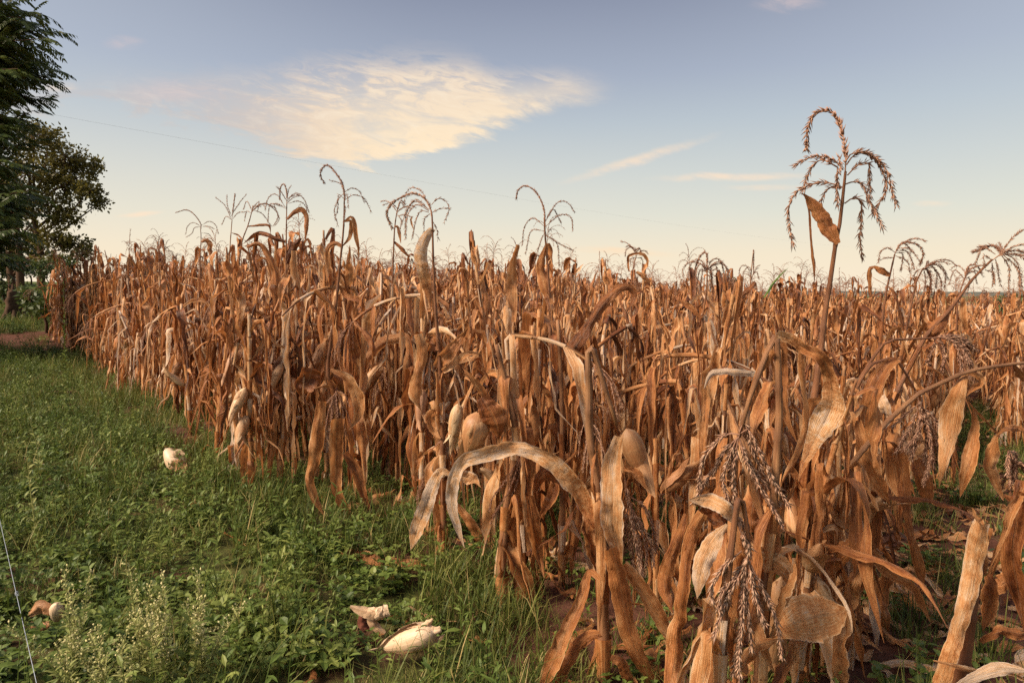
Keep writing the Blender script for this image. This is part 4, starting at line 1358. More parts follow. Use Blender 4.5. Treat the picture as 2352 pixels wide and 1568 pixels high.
    h.leaf('z4', [(1230, 70), (1270, 90), (1275, 180)], [30, 90, 70], 0.35)
    h.leaf('z4', [(1320, 330), (1310, 450), (1320, 640), (1330, 780)], [60, 60, 60, 50], 0.55, curl=2.2)
    h.leaf('z4', [(1290, 590), (1250, 650), (1290, 750), (1330, 790)], [50, 80, 60, 5], 0.62)
    h.leaf('z4', [(1300, 290), (1380, 200), (1460, 110), (1520, 20)], [60, 100, 70, 2], 0.48)
    h.leaf('z4', [(1340, 320), (1430, 260), (1510, 200), (1615, 198)], [40, 60, 40, 2], 0.62)
    h.leaf('z4', [(1395, 1040), (1325, 1020), (1270, 1130), (1220, 1270), (1170, 1400), (1120, 1565)], [30, 80, 105, 115, 100, 2], [0.85, 1.0, 1.0, 0.95, 0.9], dd=-0.3, twist=0.25, curl=0.7, label='bleached leaf hanging to the left')
    h.leaf('z4', [(1390, 1035), (1480, 1050), (1560, 1080), (1610, 1130)], [30, 90, 90, 20], 0.7, dd=-0.25)
    h.leaf('z6', [(390, 480), (400, 620), (440, 760), (490, 890)], [60, 70, 60, 3], 0.5)
    h.leaf('z6', [(500, 480), (580, 600), (630, 700), (655, 805)], [30, 70, 80, 3], 0.6)
    h.leaf('z4', [(1200, 880), (1160, 1000), (1150, 1110)], [40, 40, 3], 0.5, dd=0.1)
    # --- plant F
    h = Hero('corn plant with three long curling leaves trailing down to the grass', 4.74, (785, 1165), 26,
             [(775, 940), (752, 850), (772, 700), (780, 610), (786, 560), (790, 510), (791, 440)], (0.019, 0.004), auto=3, top_auto=0.5)
    h.tassel('z3', [[(1325, 330), (1290, 260), (1200, 230)], [(1325, 340), (1290, 380), (1260, 480), (1290, 590)], [(1330, 330), (1380, 300), (1440, 320), (1480, 400)],
                    [(1335, 390), (1400, 350), (1480, 380), (1530, 480)], [(1330, 400), (1350, 350), (1370, 450)], [(1320, 380), (1280, 350), (1270, 460), (1245, 520)], [(1325, 420), (1340, 470), (1330, 560)]],
             spike=[(1328, 400), (1325, 330), (1310, 260), (1260, 180), (1200, 120), (1155, 145), (1140, 200), (1165, 250)], dense=0.9)
    h.leaf('z4', [(500, 530), (480, 700), (460, 900), (420, 1050), (450, 1200), (530, 1345)], [60, 90, 105, 70, 60, 2], 0.5, dd=-0.4, twist=0.4)
    h.leaf('z4', [(610, 650), (600, 850), (600, 1050), (620, 1200), (750, 1425)], [100, 100, 80, 60, 2], 0.42, dd=-0.45, twist=0.4)
    h.leaf('z4', [(660, 890), (730, 1000), (780, 1150), (845, 1315)], [50, 85, 50, 2], 0.4, dd=-0.4)
    h.leaf('z4', [(560, 310), (680, 370), (750, 500), (760, 610), (690, 730)], [20, 60, 95, 70, 3], 0.6, dd=-0.1)
    h.leaf('z4', [(790, 290), (870, 180), (970, 110), (1070, 85), (1110, 190), (1060, 420)], [40, 85, 85, 60, 60, 5], 0.6, dd=0.1)
    h.leaf('z4', [(690, 60), (740, 150), (770, 270), (740, 420)], [30, 100, 100, 10], 0.4)
    h.leaf('z4', [(430, 300), (410, 380), (370, 440), (345, 505)], [120, 150, 130, 10], 0.15, dd=-0.05, twist=0.2)
    h.leaf('z4', [(760, 230), (790, 400), (770, 540)], [30, 70, 5], 0.7)
    h.leaf('z3', [(1310, 750), (1255, 735), (1205, 780), (1200, 920), (1190, 1060)], [40, 60, 60, 60, 10], 0.5, tw=[0, 0.3, 0.3])
    h.leaf('z3', [(1325, 560), (1390, 530), (1415, 650), (1445, 840)], [15, 50, 50, 4], 0.5)
    h.leaf('z3', [(1330, 560), (1380, 560), (1370, 680), (1310, 760)], [15, 50, 40, 4], 0.5)
    h.leaf('z3', [(1290, 1060), (1330, 1130), (1400, 1170), (1440, 1180), (1390, 1300)], [20, 60, 80, 80, 30], 0.3)
    h.tassel('z4', [[(600, 460), (560, 580), (540, 700)], [(600, 470), (600, 570), (620, 680)], [(610, 470), (650, 600), (670, 760)], [(620, 480), (690, 650), (740, 860)], [(610, 460), (660, 480), (700, 560)], [(600, 470), (580, 650), (575, 760)]], extra=4, dd=-0.15)
    # --- skyline, left of centre
    h = Hero('corn plant with a crook topped tassel and leaves bent both ways, left of centre skyline', 6.2, (650, 1050), 27,
             [(652, 850), (655, 700), (657, 600), (658, 500), (659, 460)], (0.018, 0.004), auto=5, top_auto=0.6)
    h.tassel('z3', [[(865, 450), (800, 350), (740, 380), (720, 470)], [(870, 460), (800, 430), (740, 430), (720, 560)], [(880, 380), (960, 350), (1010, 390), (1040, 480)], [(890, 420), (960, 400), (1020, 440), (1030, 560)],
                    [(875, 400), (890, 310), (905, 285)], [(870, 450), (780, 420), (810, 520), (780, 590)]], spike=[(878, 420), (875, 330), (855, 268), (825, 300), (822, 385)], extra=3)
    h.leaf('z3', [(880, 545), (930, 490), (1000, 470), (1030, 560), (1020, 730)], [20, 60, 55, 45, 4], 0.4)
    h.leaf('z3', [(870, 720), (760, 685), (690, 655), (630, 665), (530, 740)], [30, 55, 50, 50, 30], 0.15)
    h.leaf('z3', [(870, 890), (915, 790), (985, 690)], [50, 100, 20], 0.15)
    h.leaf('z3', [(640, 660), (625, 800), (635, 960), (655, 1140)], [50, 50, 30, 4], 0.25)
    h.leaf('z3', [(560, 760), (650, 740), (730, 820), (790, 960), (810, 1280)], [30, 70, 90, 110, 30], 0.45)
    h.leaf('z3', [(930, 790), (930, 950), (960, 1100), (1050, 1390)], [60, 90, 60, 3], 0.66)
    h.leaf('z3', [(850, 1130), (870, 1300), (890, 1560)], [110, 150, 80], 0.35)
    h = Hero('corn plant with a level bent leaf and sparse tassel leaning right', 7.0, (545, 1000), 28, [(545, 800), (546, 637), (555, 556), (569, 520), (578, 488), (581, 472)], (0.017, 0.004), auto=5, top_auto=0.6)
    h.tassel('z3', [[(605, 480), (560, 400), (530, 460)], [(600, 500), (560, 480), (535, 550)], [(615, 450), (700, 420), (780, 470), (810, 540), (780, 585)], [(610, 470), (680, 500), (740, 590)], [(610, 450), (650, 400), (630, 470)]],
             spike=[(600, 490), (650, 440), (710, 420), (780, 450)], extra=3)
    h.leaf('z3', [(570, 600), (650, 592), (735, 590), (752, 665)], [12, 28, 28, 20], 0.4)
    h = Hero('corn plant with an upright open tassel of straight branches on the left skyline', 7.5, (518, 985), 29, [(518, 800), (525, 640), (529, 555), (533, 505)], (0.016, 0.004), auto=6, top_auto=0.7)
    h.tassel('z3', [[(445, 550), (400, 440), (335, 380)], [(445, 520), (410, 440), (402, 355)], [(450, 500), (490, 420), (538, 343)], [(445, 550), (400, 520), (362, 580)], [(450, 545), (500, 495), (565, 490)]], spike=[(447, 540), (460, 430), (470, 350)])
    h.leaf('z3', [(445, 650), (490, 665), (525, 695)], [6, 20, 8], 0.4)
    h = Hero('corn plant with a long tassel spike bowing left, nearest the trees', 9.0, (455, 930), 30, [(458, 750), (460, 590), (462, 545), (460, 520)], (0.017, 0.004), auto=6, top_auto=0.75)
    h.tassel('z3', [[(205, 600), (150, 570), (110, 600), (100, 660)], [(205, 600), (150, 610), (130, 650), (85, 680)], [(208, 590), (270, 560), (320, 590), (340, 650)], [(208, 600), (270, 600), (320, 620)], [(208, 650), (260, 660), (280, 710)]],
             spike=[(207, 620), (200, 575), (150, 505), (90, 470), (10, 490)])
    h.leaf('z3', [(205, 720), (240, 710), (270, 740), (280, 850)], [20, 60, 60, 20], 0.45)
    h = Hero('corn plant with a thin wiry tassel left of the umbrella tassel', 5.6, (905, 1120), 31, [(905, 900), (900, 700), (906, 526), (913, 479)], (0.016, 0.004), auto=6, top_auto=0.75)
    h.tassel('z3', [[(1745, 460), (1700, 420), (1650, 440)], [(1740, 520), (1800, 510), (1860, 530)], [(1740, 500), (1780, 560), (1770, 640)]], spike=[(1740, 500), (1750, 450), (1770, 400), (1800, 420)], extra=4)
    h.leaf('z3', [(1720, 600), (1750, 610), (1770, 730)], [20, 40, 4], 0.55)
    h.leaf('z3', [(1715, 715), (1780, 780), (1840, 840)], [20, 45, 20], 0.45)
    h.leaf('z3', [(1860, 520), (1850, 560), (1870, 620)], [10, 25, 3], 0.7)
    h = Hero('corn plant with a tassel hooked left and a dark leafless upper stalk, centre skyline', 5.0, (1268, 1140), 32, [(1266, 950), (1265, 830), (1263, 700), (1257, 600), (1252, 540), (1250, 500)], (0.022, 0.005), auto=5, top_auto=0.55, dark=0.7)
    h.tassel('d', [[(1250, 520), (1225, 500), (1205, 520), (1200, 560)], [(1252, 510), (1280, 465), (1305, 465), (1320, 485)], [(1253, 520), (1285, 495), (1310, 500), (1314, 530)], [(1250, 530), (1220, 530), (1208, 580)],
                   [(1252, 540), (1285, 560), (1315, 575)], [(1252, 530), (1240, 560), (1225, 610)], [(1254, 540), (1280, 560), (1285, 610)], [(1252, 510), (1270, 480), (1290, 510)]],
             spike=[(1253, 520), (1248, 475), (1230, 440), (1207, 427), (1190, 437), (1186, 455)])
    h.leaf('d', [(1263, 700), (1240, 620), (1256, 560)], [18, 26, 6], 0.45)
    h.leaf('d', [(1180, 740), (1175, 660), (1178, 600), (1190, 562)], [12, 24, 22, 8], 0.62, dd=-0.6)
    # --- right of centre
    h = Hero('corn plant with a dome shaped tassel and a long lavender grey leaf, right of centre', 4.0, (1614, 1260), 33, [(1612, 1000), (1610, 850), (1614, 720), (1624, 667), (1624, 620)], (0.017, 0.004), auto=5, top_auto=0.55)
    cur = []
    for k, (ex, ey, top) in enumerate([(1130, 430, 320), (1180, 470, 300), (1230, 520, 340), (1270, 620, 380), (1550, 470, 330), (1530, 560, 320), (1500, 500, 290), (1450, 560, 340), (1400, 640, 400), (1390, 560, 360), (1300, 580, 380), (1560, 600, 420), (1470, 600, 380)]):
        mx = (1345 + ex) / 2
        cur.append([(1345, 420 - 6 * k), ((1345 + mx) / 2, top + 15), (mx + (ex - mx) * 0.4, top), (ex, (ey + top) / 2), (ex, ey)])
    h.tassel('c7', cur, spike=[(1345, 470), (1345, 330), (1338, 240), (1300, 250), (1260, 320), (1235, 430)])
    h.leaf('c7', [(1310, 760), (1375, 860), (1385, 1000), (1400, 1140), (1470, 1290), (1490, 1420)], [30, 75, 75, 110, 70, 20], [0.9, 1.0, 0.9, 0.5, 0.45], twist=0.2)  # upper part toned pale to paint the sky sheen into the leaf
    h.leaf('c7', [(1320, 760), (1280, 780), (1200, 700), (1100, 640)], [20, 30, 50, 40], 0.35)
    h.leaf('c7', [(1420, 660), (1450, 760), (1460, 840)], [40, 60, 20], 0.7)
    h = Hero('corn plant carrying a broad dark leaf slanting up to the right behind the front plant', 3.4, (1290, 1330), 34, [(1292, 1100), (1290, 900), (1283, 760), (1280, 735)], (0.016, 0.008), auto=4, top_auto=0.6)
    h.leaf('c7', [(60, 1290), (200, 1060), (370, 810), (460, 670), (590, 545), (690, 540), (725, 620), (660, 740)], [20, 140, 120, 80, 90, 80, 50, 5], 0.25, twist=0.2, n=46)
    h.leaf('c7', [(300, 980), (320, 1100), (320, 1300)], [40, 60, 50], 0.6, dd=0.1, curl=2.4)
    h = Hero('corn plant with a squared off bent leaf beneath a pale tassel, centre right skyline', 5.5, (1455, 1100), 35, [(1455, 900), (1450, 700), (1453, 620), (1461, 590)], (0.016, 0.004), auto=6, top_auto=0.7)
    h.tassel('c7', [[(735, 230), (690, 190), (650, 220), (645, 260)], [(740, 230), (720, 200), (680, 185)], [(740, 240), (770, 200), (780, 240)], [(735, 280), (690, 290), (690, 330)], [(740, 280), (790, 290), (800, 380)]], spike=[(735, 270), (740, 215), (765, 200), (780, 235)], extra=3)
    h.leaf('c7', [(675, 400), (670, 330), (680, 262), (790, 250), (830, 300), (838, 360)], [14, 20, 22, 28, 26, 6], 0.5)
    h.leaf('c7', [(740, 400), (800, 440), (860, 490)], [20, 50, 20], 0.6)
    h = Hero('corn plant with a thin spike and drooping tassel beside the green blade', 6.5, (1725, 1030), 36, [(1722, 850), (1720, 700), (1725, 630), (1730, 579)], (0.016, 0.0035), auto=6, top_auto=0.75)
    h.tassel('c7', [[(1720, 420), (1680, 350), (1630, 360), (1615, 450)], [(1725, 420), (1700, 360), (1650, 400), (1640, 470)], [(1740, 420), (1770, 380), (1795, 365)], [(1735, 430), (1760, 400), (1770, 460)]], spike=[(1740, 420), (1743, 300), (1743, 220)])
    h.leaf('c7', [(1600, 640), (1680, 570), (1760, 490)], [10, 50, 30], 0.2, dd=-1.0)
    h.leaf('c7', [(1830, 620), (1890, 530), (1960, 440), (2040, 365)], [10, 24, 14, 1], 0.5, mat='green_blade', label='thin green leaf still alive')
    h.leaf('c7', [(1500, 700), (1550, 620), (1610, 560), (1640, 600)], [6, 30, 30, 10], 0.5, mat='green_blade', dd=-0.5, label='bent green leaf still alive')


build_heroes()

# ================================================================== THE REST OF THE FIELD
def edge_d(j):
    js, ds = zip(*EDGE)
    if j > js[-1]:
        return ds[-1] + (j - js[-1]) * 0.5
    return float(np.interp(j, js, ds))


def field_points():
    rng = rs(77)
    out = []
    hero_xy = [(o.location.x, o.location.y) for o in COL.objects if o.name.startswith('corn_plant')]
    for j in range(-3, 35):
        if j < 0:
            d0 = 9.0
        elif j == 0:
            d0 = 6.2
        elif j == 1:
            d0 = 2.62
        else:
            d0 = edge_d(j) + (0.22 if j < 7 else 0) + rng.uniform(-0.12, 0.25)
        d = d0
        k = 0
        while d < 62:
            x = row_x(j, d) + rng.normal(0, 0.05)
            y = d + rng.normal(0, 0.05)
            step = 0.24 if d < 25 else 0.34 if d < 40 else 0.55
            if abs(x) / y < 0.95 and min((x - a) ** 2 + (y - b) ** 2 for a, b in hero_xy) > 0.13 ** 2:
                if rng.rand() < 0.95:
                    out.append((x, y, j, k))
            d += step * 0.81 * rng.uniform(0.75, 1.3)
            k += 1
    return out


PTS = field_points()


ORD = ['first', 'second', 'third', 'fourth', 'fifth', 'sixth', 'seventh', 'eighth', 'ninth', 'tenth', 'eleventh', 'twelfth', 'thirteenth',
       'fourteenth', 'fifteenth', 'sixteenth', 'seventeenth', 'eighteenth', 'nineteenth', 'twentieth']


def ordinal(n):
    if n <= 20:
        return ORD[max(0, n - 1)]
    if n == 30:
        return 'thirtieth'
    return ('twenty-' if n < 30 else 'thirty-') + ORD[(n % 10) - 1]


def tall(x, y):
    """the crop stands taller on the higher ground at the left"""
    return (0.93 if y < 6.5 else 1.0) * float(np.interp(x / y, [-0.6, -0.3, 0.0, 0.35, 0.7], [1.30, 1.32, 1.17, 1.02, 0.94]))


def build_field():
    rng = rs(99)
    eff = [p[1] * (1 + 0.05 * max(0, p[3] - 2)) if abs((p[0]) / p[1]) < 0.77 else 999 for p in PTS]
    order = np.argsort(eff)
    n_hero = sum(1 for o in COL.objects if o.name.startswith('corn_plant'))
    n_ind = 295 - n_hero
    protos = []
    for k in range(26):
        protos.append(make_plant(1000 + k, tassel=(k % 3 != 0), broken=(k % 5 in (0, 2, 3))))
    real = [realise(p) for p in protos]
    stand = [k for k in range(26) if k % 3 != 0 and k % 5 not in (0, 2, 3)]
    has_t = [any(n == 'tassel' for n, *_ in p) for p in protos]
    has_e = [sum(1 for n, *_ in p if n == 'ear') for p in protos]
    for c, i in enumerate(order[:n_ind]):
        x, y, j, kk = PTS[i]
        pr = int(rng.randint(len(protos)))
        while y < 7.5 and pr in stand:
            pr = int(rng.randint(len(protos)))
        z = hgt(x, y)
        root = empty('corn_plant', (x, y, z))
        sc = rng.uniform(0.9, 1.08) * tall(x, y)
        root.scale = (sc, sc, sc * rng.uniform(0.95, 1.06))
        root.rotation_euler = (rng.normal(0, 0.05), rng.normal(0, 0.05), rng.uniform(0, 6.28))
        place(root, real[pr])
        tas = 'tasselled dry corn plant' if has_t[pr] else 'dry corn plant without tassel'
        row_ = ordinal(j + 1) + ' row from the right'
        if kk < 8:
            lab = '%s, %s in from the grass, %s' % (tas, ordinal(kk + 1), row_)
        else:
            lab = '%s, deep inside the %s' % (tas, row_)
        tag(root, lab, 'corn plant', 'dry corn plants in the ' + row_)
    for (x, y, lab) in [(0.93, 2.50, 'broken short corn plant filling the gap left of the tallest plant'),
                        (1.02, 2.36, 'broken short corn plant at the foot of the tallest plant'), (1.24, 2.62, 'broken short corn plant behind the broad husk leaf'),
                        (1.38, 2.84, 'broken short corn plant under the fan shaped tassel'), (0.84, 2.66, 'broken short corn plant behind the upper hanging tassel')]:
        pr = (6, 9, 21, 24)[rng.randint(4)]
        root = empty('corn_plant', (x, y, hgt(x, y)))
        root.scale = (0.95, 0.95, 0.74)
        root.rotation_euler = (rng.normal(0, 0.06), rng.normal(0, 0.06), rng.uniform(0, 6.28))
        place(root, real[pr])
        tag(root, lab, 'corn plant', 'short broken corn plants in the right foreground')
    # the rest: one mass
    far_meshes = []
    for p in protos[:18]:
        mb = MB()
        mats = ['stalk', 'leaf', 'husk', 'tassel']
        for name, m_, mat, subs in p:
            mb.merge(m_, mats.index(mat))
            for sn, sm, smat in subs:
                mb.merge(sm, mats.index(smat))
        far_meshes.append(mb.mesh('corn_far', [M[m] for m in mats]))
    rest = [PTS[i] for i in order[n_ind:]]
    n = len(rest)
    pts = np.array([(x, y, hgt(x, y)) for x, y, j, k in rest])
    rot = np.stack([rng.normal(0, 0.05, n), rng.normal(0, 0.05, n), rng.uniform(0, 6.28, n)], 1)
    print('corn in all', len(PTS), 'mass', n)
    scatter('corn_stand', pts, rot, rng.uniform(0.9, 1.1, n) * np.array([tall(p[0], p[1]) for p in rest]), rng.randint(0, len(far_meshes), n), far_meshes,
            'dense mass of dry brown corn filling the field back to the skyline', 'corn field')


build_field()


# ================================================================== GRASS, WEEDS AND LITTER
def blade(mb, rng, p, az, L, w, bend, tone, seg=3):
    t = np.linspace(0, 1, seg + 1)
    e = R(rng.uniform(55, 88)) - bend * t ** 1.5
    o = np.array([math.cos(az), math.sin(az), 0])
    D = np.cos(e)[:, None] * o + np.sin(e)[:, None] * np.array([0, 0, 1])
    P = np.asarray(p) + np.concatenate([[[0, 0, 0]], np.cumsum(D[:-1] * L / seg, 0)])
    S = np.array([-math.sin(az), math.cos(az), 0])
    ww = w * np.array([0.8, 1.0, 0.75, 0.0])[:seg + 1] if seg == 3 else w * np.linspace(1, 0, seg + 1)
    V = []
    for i in range(seg):
        V += [P[i] - S * ww[i] / 2, P[i] + S * ww[i] / 2]
    V.append(P[-1])
    q = [[2 * i, 2 * i + 1, 2 * i + 3, 2 * i + 2] for i in range(seg - 1)]
    mb.add(V, q, [[2 * seg - 2, 2 * seg - 1, 2 * seg]], None, tone)


def oval_leaf(mb, rng, p, d, L, w, tone, fold=0.25, mat=0):
    d = norm(d)
    s = np.cross(d, [0, 0, 1.0])
    if np.linalg.norm(s) < 0.1:
        s = np.array([1.0, 0, 0])
    s = norm(s)
    s = norm(s + rng.normal(size=3) * 0.25)
    s = norm(s - d * np.dot(s, d))
    nrm = np.cross(s, d)
    p = np.asarray(p)
    dn = np.array([0, 0, -1.0])
    V = [p, p + d * L * 0.35 + s * w * 0.5 + nrm * fold * w * 0.5, p + d * L * 0.7 + s * w * 0.36 + nrm * fold * w * 0.4 + dn * L * 0.06, p + d * L + dn * L * 0.18,
         p + d * L * 0.7 - s * w * 0.36 + nrm * fold * w * 0.4 + dn * L * 0.06, p + d * L * 0.35 - s * w * 0.5 + nrm * fold * w * 0.5, p + d * L * 0.4, p + d * L * 0.72 + dn * L * 0.06]
    mb.add(V, [[0, 6, 1, 1][:4]] if False else [[6, 7, 2, 1], [6, 5, 4, 7]], [[0, 6, 1], [0, 5, 6], [7, 3, 2], [7, 4, 3]], None, tone, mat)


def grass_clump(seed, n, r, L, w, dry=0.08):
    rng = rs(seed)
    mb = MB()
    for i in range(n):
        a, q = rng.uniform(0, 6.28), r * math.sqrt(rng.rand())
        tone = rng.uniform(0.15, 0.75) if rng.rand() > dry else rng.uniform(0.9, 1.3)
        blade(mb, rng, (q * math.cos(a), q * math.sin(a), -0.01), rng.uniform(0, 6.28), rng.uniform(*L), rng.uniform(*w), rng.uniform(0.2, 1.9), tone)
    return mb


def weed_clump(seed, n, r, hmax, L):
    rng = rs(seed)
    mb = MB()
    for i in range(n):
        a, q = rng.uniform(0, 6.28), r * math.sqrt(rng.rand())
        z = hmax * rng.uniform(0.25, 1.0) * (1 - 0.4 * (q / r) ** 2)
        c = np.array([q * math.cos(a), q * math.sin(a), z])
        k = rng.randint(3, 6)
        a0 = rng.uniform(0, 6.28)
        tn = rng.uniform(0.1, 0.9)
        for b in range(k):
            aa = a0 + b * 6.28 / k
            el = rng.uniform(0.0, 0.9)
            l_ = rng.uniform(*L)
            oval_leaf(mb, rng, c, (math.cos(aa) * math.cos(el), math.sin(aa) * math.cos(el), math.sin(el)), l_, l_ * rng.uniform(0.5, 0.7), np.clip(tn + rng.uniform(-0.15, 0.15), 0, 1))
        blade(mb, rng, (c[0], c[1], 0), a0, z, 0.003, 0.1, 0.4)
    return mb


def sprig_clump(seed, n, r, hmax):
    """upright leafy weed stems with narrow leaves"""
    rng = rs(seed)
    mb = MB()
    for i in range(n):
        a, q = rng.uniform(0, 6.28), r * math.sqrt(rng.rand())
        b = np.array([q * math.cos(a), q * math.sin(a), 0])
        h_ = hmax * rng.uniform(0.5, 1)
        lean = rng.normal(size=2) * 0.12
        st = np.stack([b + np.array([lean[0] * h_, lean[1] * h_, h_]) * f for f in (0, 0.5, 1)])
        tube(mb, st, [0.002, 0.0017, 0.001], 3, 0.5, cap=False)
        tn = rng.uniform(0.2, 0.9)
        for z in np.arange(0.12, 1.0, 0.028 / h_ * 0.9):
            aa = rng.uniform(0, 6.28)
            el = rng.uniform(0.1, 0.9)
            l_ = rng.uniform(0.04, 0.085) * (1.15 - 0.6 * z)
            oval_leaf(mb, rng, b + (st[2] - b) * z, (math.cos(aa) * math.cos(el), math.sin(aa) * math.cos(el), math.sin(el)), l_, l_ * 0.28, tn + rng.uniform(-0.1, 0.1))
    return mb


def vnoise(x, y, seed, sc):
    rng = rs(seed)
    ph = rng.uniform(0, 6.28, (4, 2))
    fr = rng.uniform(0.5, 1.6, (4, 2)) * sc
    s = 0
    for k in range(4):
        s = s + np.sin(x * fr[k, 0] + ph[k, 0] + 1.3 * np.sin(y * fr[k, 1] * 0.7)) * np.sin(y * fr[k, 1] + ph[k, 1])
    return s / 4


EARS = [on_ground(*q) for q in ((900, 1484), (990, 1470), (940, 1480), (888, 1415), (850, 1425), (820, 1415), (400, 1092), (110, 1425), (75, 1425))]


def build_cover():
    rng = rs(4242)
    # candidate points, evenly over the visible wedge and a margin beside it
    def cand(d0, d1, per_m2, xmax):
        area = (d1 - d0) * (xmax(d1) + 1.02 * d1 + 1.0)
        n = int(area * per_m2)
        y = rng.uniform(d0, d1, n)
        x = rng.uniform(-1.0, 1.0, n) * (0.9 * y + 1.0)
        return x, y
    X, Y, K = [], [], []
    for d0, d1, dens in ((1.3, 4.0, 95), (4.0, 8.0, 85), (8.0, 16.0, 44), (16.0, 34.0, 14)):
        n = int(dens * (d1 - d0) * (0.9 * (d0 + d1) + 2.0))
        y = rng.uniform(d0, d1, n)
        x = rng.uniform(-1, 1, n) * (0.9 * y + 1.0)
        X.append(x)
        Y.append(y)
    x, y = np.concatenate(X), np.concatenate(Y)
    f = in_field(x, y)
    js = (ROW_C + ROW_K * y - x) / ROW_S
    v1 = vnoise(x, y, 1, 2.2)
    v2 = vnoise(x, y, 2, 1.3)
    p = np.ones(len(x))
    p = np.where(f > 0.1, 0.55 * (0.6 + 0.8 * (v1 > 0)), p)           # grass thins among the rows
    p = np.where(f > 2.5, 0.30, p)
    p = np.where((js < 1.2) & (f > 0), np.where(y < 4.5, 0.10 + 0.25 * (v1 > 0.25), 0.5), p)   # trodden alley at the right
    p = np.where((js >= 1.2) & (js < 2.2) & (f > 0) & (y < 3.3), 0.35, p)
    p = np.where((y > 9) & (f > 1.5), 0.0, p)
    bare = ((x - DIRT[0]) / 3.2) ** 2 + ((y - DIRT[1]) / 2.6) ** 2
    p = np.where(bare < 1 + 0.5 * v1, 0.06, p)
    p = p * np.where(f < 0, 0.97 + 0.12 * v2, 1)
    keep = rng.rand(len(x)) < p
    x, y, f, v1, v2, js = x[keep], y[keep], f[keep], v1[keep], v2[keep], js[keep]
    # kinds: low round leaved weeds near the camera on the open ground, grass towards and inside the corn
    u = rng.rand(len(x))
    ppx = x / y
    weedy = np.clip(0.50 + 0.5 * v1 - 0.15 * np.clip(y - 3.2, 0, 3), 0.12, 0.92)
    weedy = np.where(f > -0.35, weedy * 0.35, weedy)
    is_weed = u < weedy
    sprig = (~is_weed) & (rng.rand(len(x)) < np.where(f > -0.3, 0.12, 0.42 + 0.3 * v2 + 0.2 * (x < -0.25 * y)))
    grass = ~is_weed & ~sprig
    z = height(x, y)
    gp = [grass_clump(10 + k, 46, 0.10, (0.09, 0.24), (0.003, 0.0065), 0.10).mesh('grass_tuft', M['grass'], False) for k in range(5)]
    gp += [grass_clump(30 + k, 34, 0.09, (0.16, 0.36), (0.003, 0.006), 0.16).mesh('grass_tuft', M['grass'], False) for k in range(3)]
    wp = [weed_clump(50 + k, 15, 0.11, 0.11, (0.022, 0.046)).mesh('weed_tuft', M['weed'], False) for k in range(5)]
    sp_ = [sprig_clump(70 + k, 4, 0.09, 0.30).mesh('sprig_tuft', M['weed'], False) for k in range(4)]
    for nm, msk, pr, lab, cat, sc, wts in (
            ('grass', grass, gp, 'green grass growing beside and between the corn rows', 'grass', (0.7, 1.25), [0.17] * 5 + [0.05] * 3),
            ('low_weeds', is_weed, wp, 'low round leaved green weeds covering the ground at lower left', 'weeds', (0.75, 1.35), None),
            ('leafy_weeds', sprig, sp_, 'narrow leaved green weeds mixed into the grass', 'weeds', (0.6, 1.3), None)):
        n = int(msk.sum())
        pts = np.stack([x[msk], y[msk], z[msk]], 1)
        rot = np.stack([rng.normal(0, 0.12, n), rng.normal(0, 0.12, n), rng.uniform(0, 6.28, n)], 1)
        s = rng.uniform(sc[0], sc[1], n) * np.where(y[msk] > 14, 1.5, 1.0)
        for e in EARS:
            s = np.where((np.abs(pts[:, 0] - e[0]) < 0.13) & (pts[:, 1] - e[1] > -0.45) & (pts[:, 1] - e[1] < 0.06), np.minimum(s, 0.75 if nm == 'low_weeds' else 0.5), s)
        if nm == 'grass':
            w_ = np.array(wts) / sum(wts)
            idx = rng.choice(len(pr), n, p=w_)
            s = s * np.where(f[msk] > 0, 0.85, 1.0)
        else:
            idx = rng.randint(0, len(pr), n)
        print(nm, n)
        scatter(nm, pts, rot, s, idx, pr, lab, cat)
    # dry leaf litter
    lit = []
    for k in range(8):
        r2 = rs(300 + k)
        mb = MB()
        L = r2.uniform(0.12, 0.42)
        n = 10
        P = np.stack([np.linspace(-L / 2, L / 2, n), snoise(r2, n, 3, 0.03), 0.015 + np.abs(snoise(r2, n, 3, 0.03))], 1)
        T, S = transport(P, (0, 1, 0))
        w = r2.uniform(0.03, 0.065) * np.clip(np.sin(np.linspace(0.25, math.pi, n)), 0.02, 1) ** 0.6
        ribbon(mb, P, S, T, w, snoise(r2, n, 3, 0.7), np.full(n, r2.uniform(0.5, 2.2)), 4, 0.005, r2, r2.uniform(0.3, 0.75))
        lit.append(mb.mesh('leaf_litter', M['leaf']))
    n = 9000
    y = rng.uniform(1.6, 14, n)
    x = rng.uniform(-0.9, 0.95, n) * (y + 0.3)
    f = in_field(x, y)
    js = (ROW_C + ROW_K * y - x) / ROW_S
    p = np.where(f > 0, 0.30, np.where(f > -0.5, 0.06, 0.006))
    p = np.where((js < 1.6) & (f > 0), 0.75, p)
    keep = rng.rand(n) < p
    x, y = x[keep], y[keep]
    n = len(x)
    print('litter', n)
    scatter('leaf_litter', np.stack([x, y, height(x, y) + 0.006], 1), np.stack([rng.normal(0, 0.2, n), rng.normal(0, 0.2, n), rng.uniform(0, 6.28, n)], 1),
            rng.uniform(0.6, 1.2, n), rng.randint(0, len(lit), n), lit, 'dry fallen corn leaves littering the soil between the rows', 'leaf litter')


build_cover()


